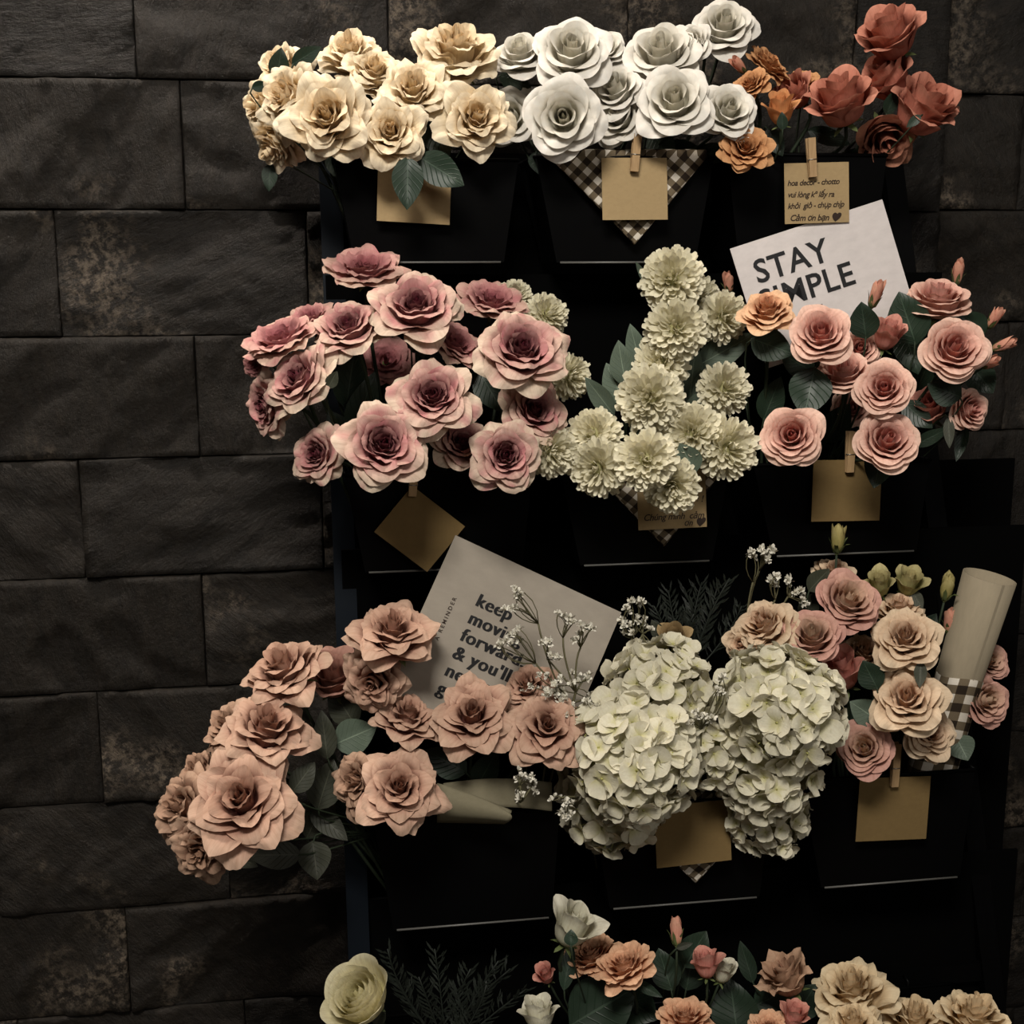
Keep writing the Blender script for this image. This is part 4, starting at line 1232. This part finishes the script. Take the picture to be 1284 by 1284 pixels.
sprig((3, 2), (960, 800), [(972, 752), (988, 748)], [(974, 724, 0), (966, 732, 0), (990, 730, 1), (1000, 744, 1), (1006, 752, 1)], .275, "baby's breath sprig just above the leftmost peach rose", 6, 3)
sprig((3, 2), (884, 968), [(880, 915), (856, 912)], [(876, 895, 0), (890, 900, 0), (868, 905, 0), (845, 918, 1), (852, 924, 1), (900, 870, 0), (904, 850, 0)], .375, "baby's breath sprig squeezed between the two hydrangea clusters", 8, 3)
sprig((3, 1), (655, 1004), [(652, 985), (668, 985)], [(650, 972, 0), (656, 978, 0), (666, 974, 1), (670, 990, 1), (655, 993, 0)], .365, "small baby's breath sprig lying on the olive wrapping paper", 7, 3)
sprig((3, 2), (722, 1000), [(712, 1008), (704, 1000)], [(700, 1004, 1), (712, 1012, 0), (708, 1022, 0)], .35, "faint baby's breath sprig under the lowest left hydrangea", 8, 3)
sprig((3, 1), (665, 890), [(660, 872)], [(655, 862, 0), (668, 862, 0), (745, 884, 0)], .30, "few baby's breath blossoms behind the small rear dusty rose", 9, 3)


def fern(b, base, tips, d, label, nl=13):
    rng = random.Random(int(base[0]))
    p0 = at(*base, d)
    root = empty('fern', Matrix.Translation(p0))
    tag(root, label, 'plant')
    Mi = Matrix.Translation(-p0)
    B = BINP[b]
    m, fr = MB(), MB()
    m.tube([p0, Vector((min(max(p0.x, B['x0'] + .02), B['x1'] - .02), B['y'], B['zb'] + .03))], .002, 5)
    for tx, ty in tips:
        t = at(tx, ty, d + rng.uniform(-.03, .02))
        bd = Vector((rng.uniform(-.015, .015), rng.uniform(-.01, .01), 0))
        pts = bez(p0, p0 + (t - p0) * .35 + bd, p0 + (t - p0) * .7 + bd, t, 8)
        m.tube(pts, .0010, 4)
        for i in range(nl):
            f = .25 + .75 * i / nl
            k = min(6, int(f * 7))
            q = pts[k] + (pts[k + 1] - pts[k]) * (f * 7 - k)
            ax = (t - p0).normalized()
            for sgn in (-1, 1):
                sd = (RGT * sgn * rng.uniform(.5, 1) + ax * rng.uniform(.6, 1.1) + Vector((0, rng.uniform(-.6, .4), 0))).normalized()
                Lq = rng.uniform(.012, .022) * (1.1 - .5 * f)
                wv = sd.cross(Vector((0, 1, 0))).normalized() * .0012
                e = q + sd * Lq
                mid = q + sd * Lq * .5 + Vector((0, 0, .002))
                fr.add([q, mid + wv, e, mid - wv], [[0, 1, 2, 3]])
                for s2 in (.45, .75):
                    q2 = q + sd * Lq * s2
                    sd2 = (sd + ax * .8).normalized()
                    w2 = sd2.cross(Vector((0, 1, 0))).normalized() * .0009
                    fr.add([q2, q2 + sd2 * .006 + w2, q2 + sd2 * .011, q2 + sd2 * .006 - w2], [[0, 1, 2, 3]])
    link('stem', m.mesh('fern_stem', True, Mi), FERN, root)
    o = link('fronds', fr.mesh('fronds', False, Mi), FERN, root)
    o['kind'] = 'stuff'


fern((3, 2), (865, 850), [(820, 760), (838, 740), (858, 738), (880, 730), (900, 735), (915, 725), (800, 830), (930, 760), (870, 770), (845, 775)], .245, 'dark feathery fern behind the hydrangeas in the third row')
fern((4, 1), (560, 1320), [(486, 1190), (500, 1230), (525, 1225), (545, 1190), (590, 1215), (610, 1235), (640, 1215), (625, 1205), (660, 1240), (570, 1240)], .34, 'dark feathery fern in the bottom row, right of the lone cream ranunculus')
b = None


# ------------------------------------------------------------------ cards, pegs, cloths, tube
def sheet(TL, TR, BL, thick=.0006, curl=0., name='sheet'):
    """flat rectangular card from three corners, slightly curled"""
    X, Y = TR - TL, BL - TL
    n = X.cross(Y).normalized()
    if n.y > 0:
        n = -n
    V, Fc = [], []
    N = 8
    for side in (0, 1):
        for j in range(N + 1):
            for i in range(N + 1):
                u, v_ = i / N, j / N
                V.append(TL + X * u + Y * v_ + n * (curl * (4 * (u - .5) ** 2 + 2 * v_ * v_ * u) + (thick if side == 0 else 0)))
    M_ = (N + 1) ** 2
    for j in range(N):
        for i in range(N):
            a = j * (N + 1) + i
            Fc.append([a, a + N + 1, a + N + 2, a + 1])
            Fc.append([M_ + a, M_ + a + 1, M_ + a + N + 2, M_ + a + N + 1])
    ring = list(range(N + 1)) + [j * (N + 1) + N for j in range(1, N + 1)] + [N * (N + 1) + i for i in range(N - 1, -1, -1)] + [j * (N + 1) for j in range(N - 1, 0, -1)]
    for k in range(len(ring)):
        a, c = ring[k], ring[(k + 1) % len(ring)]
        Fc.append([a, c, M_ + c, M_ + a])
    return V, Fc, X, Y, n


def lettering(parent, Mi, TL, X, Y, n, txt, x, y, size, m, bold=0., shear=0., dx=(0,), ang=0., name='lettering', spacing=1., lift=.0012):
    """x, y: baseline start as a share of the card's width and height; size in metres"""
    ex, ey = X.normalized(), -(Y - X.normalized() * Y.dot(X.normalized())).normalized()
    c, s = math.cos(ang), math.sin(ang)
    ex, ey = ex * c + ey * s, ey * c - ex * s
    o0 = TL + X * x + Y * y + n * lift
    V, Fc = [], []
    for off in dx:
        cu = bpy.data.curves.new('text', 'FONT')
        cu.body = txt
        cu.size = 1
        cu.shear = shear
        cu.offset = bold
        cu.space_character = spacing
        cu.resolution_u = 3
        to = bpy.data.objects.new('text', cu)
        COL.objects.link(to)
        dg = bpy.context.evaluated_depsgraph_get()
        me = to.to_mesh()
        k = len(V)
        V += [Mi @ (o0 + ex * ((v.co.x + off) * size) + ey * (v.co.y * size) + n * (abs(off) * .0004)) for v in me.vertices]
        Fc += [[i + k for i in p.vertices] for p in me.polygons]
        to.to_mesh_clear()
        bpy.data.objects.remove(to)
        bpy.data.curves.remove(cu)
    return link(name, mesh('lettering', V, Fc, smooth=False), m, parent)


def card(name, label, tl, tr, bl, ds, m, cat='card', group=None, curl=.0):
    TL, TR, BL = (at(*p, d) for p, d in zip((tl, tr, bl), ds))
    BLs = BL
    X = TR - TL
    Y = BLs - TL
    Y = Y - X.normalized() * Y.dot(X.normalized()) * .9      # a true rectangle
    o = TL + X * .5 + Y
    V, Fc, X, Y, n = sheet(TL, TR, TL + Y, curl=curl)
    root = empty(name, Matrix.Translation(o))
    tag(root, label, cat, group)
    Mi = Matrix.Translation(-o)
    link('sheet', mesh('sheet', [Mi @ q for q in V], Fc, smooth=False), m, root)
    return root, Mi, TL, X, Y, n


GK = 'kraft cards on the bins'
f1, f2, f3 = ROWD[1] + .006, ROWD[2] + .006, ROWD[3] + .006
card('kraft_card', 'blank kraft card under the cream roses, partly behind a hanging dark leaf', (474, 205), (566, 211), (476, 277), (f1, f1, f1 + .002), KRAFT, group=GK)
card('kraft_card', 'blank kraft card on the top row check cloth below the white roses', (754, 198), (836, 198), (757, 276), (f1 + .006, f1 + .006, f1 + .012), KRAFT, group=GK)
c3 = card('kraft_card', 'kraft card with four handwritten lines below the orange bud', (983, 205), (1064, 203), (985, 281), (f1, f1, f1 + .004), KRAFT, group=GK)
card('kraft_card', 'blank kraft card hanging by one corner under the mauve roses', (517, 609), (583, 660), (460, 660), (f2, f2, f2), KRAFT_DULL, group=GK)
c5 = card('kraft_card', 'handwritten kraft card under the lowest cream pompom', (798, 592), (884, 588), (802, 665), (f2 + .010, f2 + .010, f2 + .018), KRAFT, group=GK)
card('kraft_card', 'blank kraft card pegged below the peach pink roses', (1020, 577), (1106, 576), (1022, 654), (f2, f2, f2 + .002), KRAFT_DULL, group=GK)
card('kraft_card', 'blank kraft card pegged below the large pale peach rose', (1078, 976), (1167, 973), (1076, 1055), (f3, f3, f3 + .002), KRAFT_DULL, group=GK)
card('kraft_card', 'blank kraft card on check cloth beneath the hydrangeas', (820, 1012), (914, 1002), (821, 1089), (f3 + .010, f3 + .010, f3 + .018), KRAFT_DULL, group=GK)
r, Mi, TL, X, Y, n = c3
for i, (t, xx, yy, s) in enumerate([('hoa decor - chotto', .04, .37, .0090), ('vui lòng kº lấy ra', .04, .56, .0092), ('khỏi  giỏ - chụp chịp', .04, .75, .0090), ('Cảm ơn bạn ♥', .07, .95, .0098)]):
    lettering(r, Mi, TL, X, Y, n, t, xx, yy, s, BROWNINK, .013, .28, spacing=.92, ang=.012 * (-1) ** i, name='handwriting')
r, Mi, TL, X, Y, n = c5
lettering(r, Mi, TL, X, Y, n, 'Chúng mình  cảm', .07, .84, .0104, BROWNINK, .013, .28, spacing=.95, name='handwriting')
lettering(r, Mi, TL, X, Y, n, 'ơn ♥', .66, .96, .0096, BROWNINK, .013, .28, name='handwriting')
lettering(r, Mi, TL, X, Y, n, 'lẻ !', .78, .56, .0104, BROWNINK, .013, .28, name='handwriting')

# large white card, leaning back behind the peach roses
c = card('message_card', 'white card lettered in black capitals behind the peach pink roses', (915, 312), (1106, 250), (962, 462), (.185, .185, .206), WHITECARD, curl=.0)
r, Mi, TL, X, Y, n = c
w_ = X.length
lettering(r, Mi, TL, X, Y, n, 'STAY', .10, .332, w_ * .200, INK, .016, spacing=1.04)
lettering(r, Mi, TL, X, Y, n, 'SIMPLE', .075, .573, w_ * .200, INK, .016, spacing=1.04)
lettering(r, Mi, TL, X, Y, n, "it's", .30, .85, w_ * .21, INK, .016)
# grey-beige card with a printed saying
c = card('message_card', 'grey beige card with a printed saying, tilted behind the dusty pink roses', (571, 671), (779, 768), (462, 862), (.245, .245, .295), GREYCARD)
r, Mi, TL, X, Y, n = c
w_ = X.length
for i, t in enumerate(['keep', 'moving', 'forward,', "& you'll", 'never', 'go wrong']):
    lettering(r, Mi, TL, X, Y, n, t, .24, .325 + .110 * i, w_ * .100, INK, -.002, .06, dx=(0, .016, .032, .048, .064, .08, .096), spacing=1.08)
lettering(r, Mi, TL, X, Y, n, 'A REMINDER', .145, .60, w_ * .030, BROWNINK, .012, ang=math.pi / 2, spacing=1.5)


def peg(px0, py0, px1, py1, d, label):
    a, c = at(px0, py0, d), at(px1, py1, d)
    ax = (c - a).normalized()
    L = (c - a).length
    nrm = Vector((0, -1, 0))
    nrm = (nrm - ax * nrm.dot(ax)).normalized()
    sd = ax.cross(nrm)
    o = (a + c) / 2
    root = empty('clothes_peg', Matrix.Translation(o))
    tag(root, label, 'peg', 'wooden pegs on the bins')
    Mi = Matrix.Translation(-o)
    W, T = .0044, .0034
    for k, sp in ((1, 1), (-1, -1)):
        # each half: thick at the spring, splayed at the handle end (up), meeting at the jaw (down)
        pts = []
        for s, gap, th in ((0, .0050, .0026), (.42, .0016, T), (.60, .0012, T), (1, .0004, .0024)):
            p = a + ax * (L * s)
            lo, hi = gap * .5, gap * .5 + th
            pts.append([p + sd * W + nrm * (k * lo), p - sd * W + nrm * (k * lo), p - sd * W + nrm * (k * hi), p + sd * W + nrm * (k * hi)])
        V = [q for g in pts for q in g]
        Fc = [[i * 4 + j, i * 4 + (j + 1) % 4, i * 4 + 4 + (j + 1) % 4, i * 4 + 4 + j] for i in range(3) for j in range(4)] + [[3, 2, 1, 0], [12, 13, 14, 15]]
        link('prong', MB().add(V, Fc).mesh('prong', M=Mi), PIN, root)
    q = a + ax * (L * .55)
    sp = MB()
    pts = [q + sd * (W * (1.15 - 2.3 * i / 24)) + (nrm * math.cos(i * math.pi / 3) + ax * math.sin(i * math.pi / 3)) * .0024 for i in range(25)]
    sp.tube(pts, .0004, 4)
    sp.tube([q + sd * W * 1.1 + nrm * .0046, q - sd * W * 1.1 + nrm * .0046], .0005, 5)
    sp.tube([q + sd * W * 1.1 + nrm * .0046, q + sd * W * 1.15], .0005, 5)
    link('spring', sp.mesh('spring', True, Mi), SPRING, root)


peg(799, 168, 795, 215, ROWD[1] + .020, 'wooden peg on the blank kraft card of the top row check cloth')
peg(1016, 173, 1019, 222, ROWD[1] + .013, 'wooden peg on the card with four handwritten lines')
peg(519, 590, 517, 622, ROWD[2] + .012, 'wooden peg at the corner of the tilted kraft card')
peg(1067, 541, 1065, 592, ROWD[2] + .012, 'wooden peg on the kraft card below the peach pink roses')
peg(1124, 932, 1121, 986, ROWD[3] + .012, 'wooden peg on the kraft card below the large pale peach rose')


def cloth(tip, left, right, d, b, label, cell=8.6):
    """square check cloth folded over the bin rim, its front corner hanging"""
    A, Bq, T = at(*left, d), at(*right, d), at(*tip, d)
    B = BINP[b]
    o = (A + Bq) / 2
    root = empty('check_cloth', Matrix.Translation(o))
    tag(root, label, 'cloth', 'check cloths on the bins')
    Mi = Matrix.Translation(-o)
    k = cell * mpp(o)
    V, Fc, UV = [], [], []
    N = 16
    e1, e2 = (T - A), (T - Bq)
    u1, u2 = e1.normalized(), e2.normalized()
    for j in range(N + 1):
        t = j / N                              # 0 at the rim, 1 at the tip
        for i in range(N + 1):
            s = i / N
            p = (A * (1 - s) + Bq * s) * (1 - t) + T * t
            q = p + Vector((0, -.0035 * math.sin(7 * s + 1) * (1 - t) - .004 * math.sin(t * 3), 0))
            V.append(Mi @ q)
            rel = p - A
            UV.append((rel.dot(u1) / k, (p - Bq).dot(u2) / k))
    for j in range(N):
        for i in range(N):
            a = j * (N + 1) + i
            Fc.append([a, a + 1, a + N + 2, a + N + 1])
    # the part folded over the rim and hanging inside
    n0 = len(V)
    for jj, (yy, zz) in enumerate(((.0, .006), (.008, .008), (.014, -.01), (.02, -.05))):
        for i in range(N + 1):
            s = i / N
            p = A * (1 - s) + Bq * s
            V.append(Mi @ (p + Vector((0, yy, zz))))
            rel = p + Vector((0, 0, abs(yy) + abs(zz))) - A
            UV.append((rel.dot(u1) / k, (p - Bq).dot(u2) / k))
    for jj in range(4):
        for i in range(N):
            a = i if jj == 0 else n0 + (jj - 1) * (N + 1) + i
            c2 = n0 + jj * (N + 1) + i
            Fc.append([a, c2, c2 + 1, a + 1])
    me = mesh('check_cloth', V, Fc, uv=UV)
    o2 = link('fabric', me, GING, root)
    md = o2.modifiers.new('thickness', 'SOLIDIFY')
    md.thickness = .0008
    hem = MB().tube([Mi @ (A + (T - A) * q + Vector((0, -.001 - .004 * math.sin(q * 3), 0))) for q in (0, .25, .5, .75, 1)], .0009, 4).tube([Mi @ (Bq + (T - Bq) * q + Vector((0, -.001 - .004 * math.sin(q * 3), 0))) for q in (0, .25, .5, .75, 1)], .0009, 4)
    hm = hem.mesh('hem', True)
    hm.uv_layers.new(name='UVMap')
    for l, lp in zip(hm.uv_layers[0].data, hm.loops):
        v = hm.vertices[lp.vertex_index].co
        l.uv = (v.dot(u1) / k, v.dot(u2) / k)
    link('hem', hm, GING, root)


cloth((795, 306), (688, 196), (886, 196), ROWD[1] + .003, (1, 2), 'brown and white check cloth hanging in a point below the white roses')
cloth((832, 684), (742, 590), (909, 583), ROWD[2] + .003, (2, 2), 'brown and white check cloth corner under the cream pompoms')
cloth((872, 1106), (774, 1008), (960, 999), ROWD[3] + .003, (3, 2), 'brown and white check cloth corner under the hydrangeas')

# paper tube standing in the third row right bin, its lower part wrapped in check cloth
p_top, p_bot = at(1241, 723, .275), at(1160, 990, .250)
ax = (p_top - p_bot).normalized()
R = 27 * mpp(p_bot)
o = p_bot
fx = frame(ax, 0)
root = empty('paper_tube', Matrix.Translation(o) @ fx.to_4x4())
tag(root, 'tan cardboard tube sticking up at the right, wrapped in check cloth', 'tube')
Lt = (p_top - p_bot).length
V, Fc, UV = [], [], []
NS = 40
for ring_, (rr, z) in enumerate(((R, 0), (R, Lt * .5), (R * 1.16, Lt), (R * 1.16 - .0012, Lt), (R - .0012, Lt * .5), (R - .0012, 0))):
    for k in range(NS):
        a = k * 2 * math.pi / NS
        V.append((rr * math.cos(a), rr * math.sin(a), z))
for i in range(5):
    for k in range(NS):
        Fc.append([i * NS + k, i * NS + (k + 1) % NS, (i + 1) * NS + (k + 1) % NS, (i + 1) * NS + k])
link('tube', mesh('tube', V, Fc), TUBEP, root)
seam = MB().add([(R * 1.0 * math.cos(a) * 1.02, R * 1.02 * math.sin(a), z) for z in (.0, Lt * .5) for a in (3.9, 4.0)] + [(R * 1.18 * math.cos(a), R * 1.18 * math.sin(a), Lt) for a in (3.9, 4.0)], [[0, 1, 3, 2], [2, 3, 5, 4]])
link('seam', seam.mesh('seam'), TUBEP, root)
V, Fc, UV = [], [], []
zt = Lt * .555
cell = 11.5 * mpp(o)
NZ = 14
for j in range(NZ + 1):
    z = -.005 + (zt + .005) * j / NZ
    for k in range(NS + 1):
        a = k * 2 * math.pi / NS
        rr = R * (1.05 + .012 * math.sin(5 * a + 9 * z / zt) + .10 * (1 - j / NZ) ** 2)
        V.append((rr * math.cos(a), rr * math.sin(a), z + .004 * math.sin(a * 2)))
        UV.append((a * R / cell, z / cell))
for j in range(NZ):
    for k in range(NS):
        q = j * (NS + 1) + k
        Fc.append([q, q + 1, q + NS + 2, q + NS + 1])
ow = link('cloth_wrap', mesh('cloth_wrap', V, Fc, uv=UV), GING, root)
ow.modifiers.new('thickness', 'SOLIDIFY').thickness = .0012
ow['label'] = 'brown and white check cloth wrap'

# olive wrapping paper curling out of the third row left bin
def wrapping():
    o = at(600, 1010, .34)
    root = empty('wrapping_paper', Matrix.Translation(o))
    tag(root, 'olive wrapping paper rolled over the rim below the dusty pink roses', 'paper')
    Mi = Matrix.Translation(-o)
    # front flap: its upper edge folded down along a slant, its right end rolled round, open towards the right
    V, Fc = [], []
    N, K = 18, 12
    for j in range(N + 1):
        t = j / N
        x = 548 + 94 * t
        yt, yb_ = 982 + 34 * t ** 1.15, 1031 + 2 * t
        for k in range(K + 1):
            q = k / K
            bulge = .010 * math.sin(math.pi * q) * (1 - .4 * t) + .006 * t
            tuck = .012 * max(0, q - .8) / .2 * -1
            V.append(Mi @ at(x - 5 * abs(q - .5) ** 2 * 8 * t ** 6, yt + (yb_ - yt) * q, .322 + .02 * t + bulge + tuck))
    for j in range(N):
        for k in range(K):
            q = j * (K + 1) + k
            Fc.append([q, q + K + 1, q + K + 2, q + 1])
    # folded-over layer behind the slant edge
    n0 = len(V)
    for j in range(N + 1):
        t = j / N
        for k in range(5):
            q = k / 4
            V.append(Mi @ at(548 + 94 * t - 4 * q * t, 982 + 34 * t ** 1.15 + 10 * q, .322 + .02 * t + .006 * t + .006 * math.sin(math.pi * q) - .006 * q - .003))
    for j in range(N):
        for k in range(4):
            q = n0 + j * 5 + k
            Fc.append([q, q + 1, q + 6, q + 5])
    link('rolled_flap', mesh('rolled_flap', V, Fc), WRAP, root).modifiers.new('thickness', 'SOLIDIFY').thickness = .0005
    V, Fc = [], []
    for j in range(9):
        for i in range(15):
            s, t = i / 14, j / 8
            p = at(556 + 136 * s, 982 + 36 * t - 6 * math.sin(s * 3), .312 + .012 * math.sin(s * 5) + .012 * t)
            V.append(Mi @ p)
            if i < 14 and j < 8:
                q = j * 15 + i
                Fc.append([q, q + 1, q + 16, q + 15])
    link('back_sheet', mesh('back_sheet', V, Fc), WRAP, root).modifiers.new('thickness', 'SOLIDIFY').thickness = .0005


wrapping()
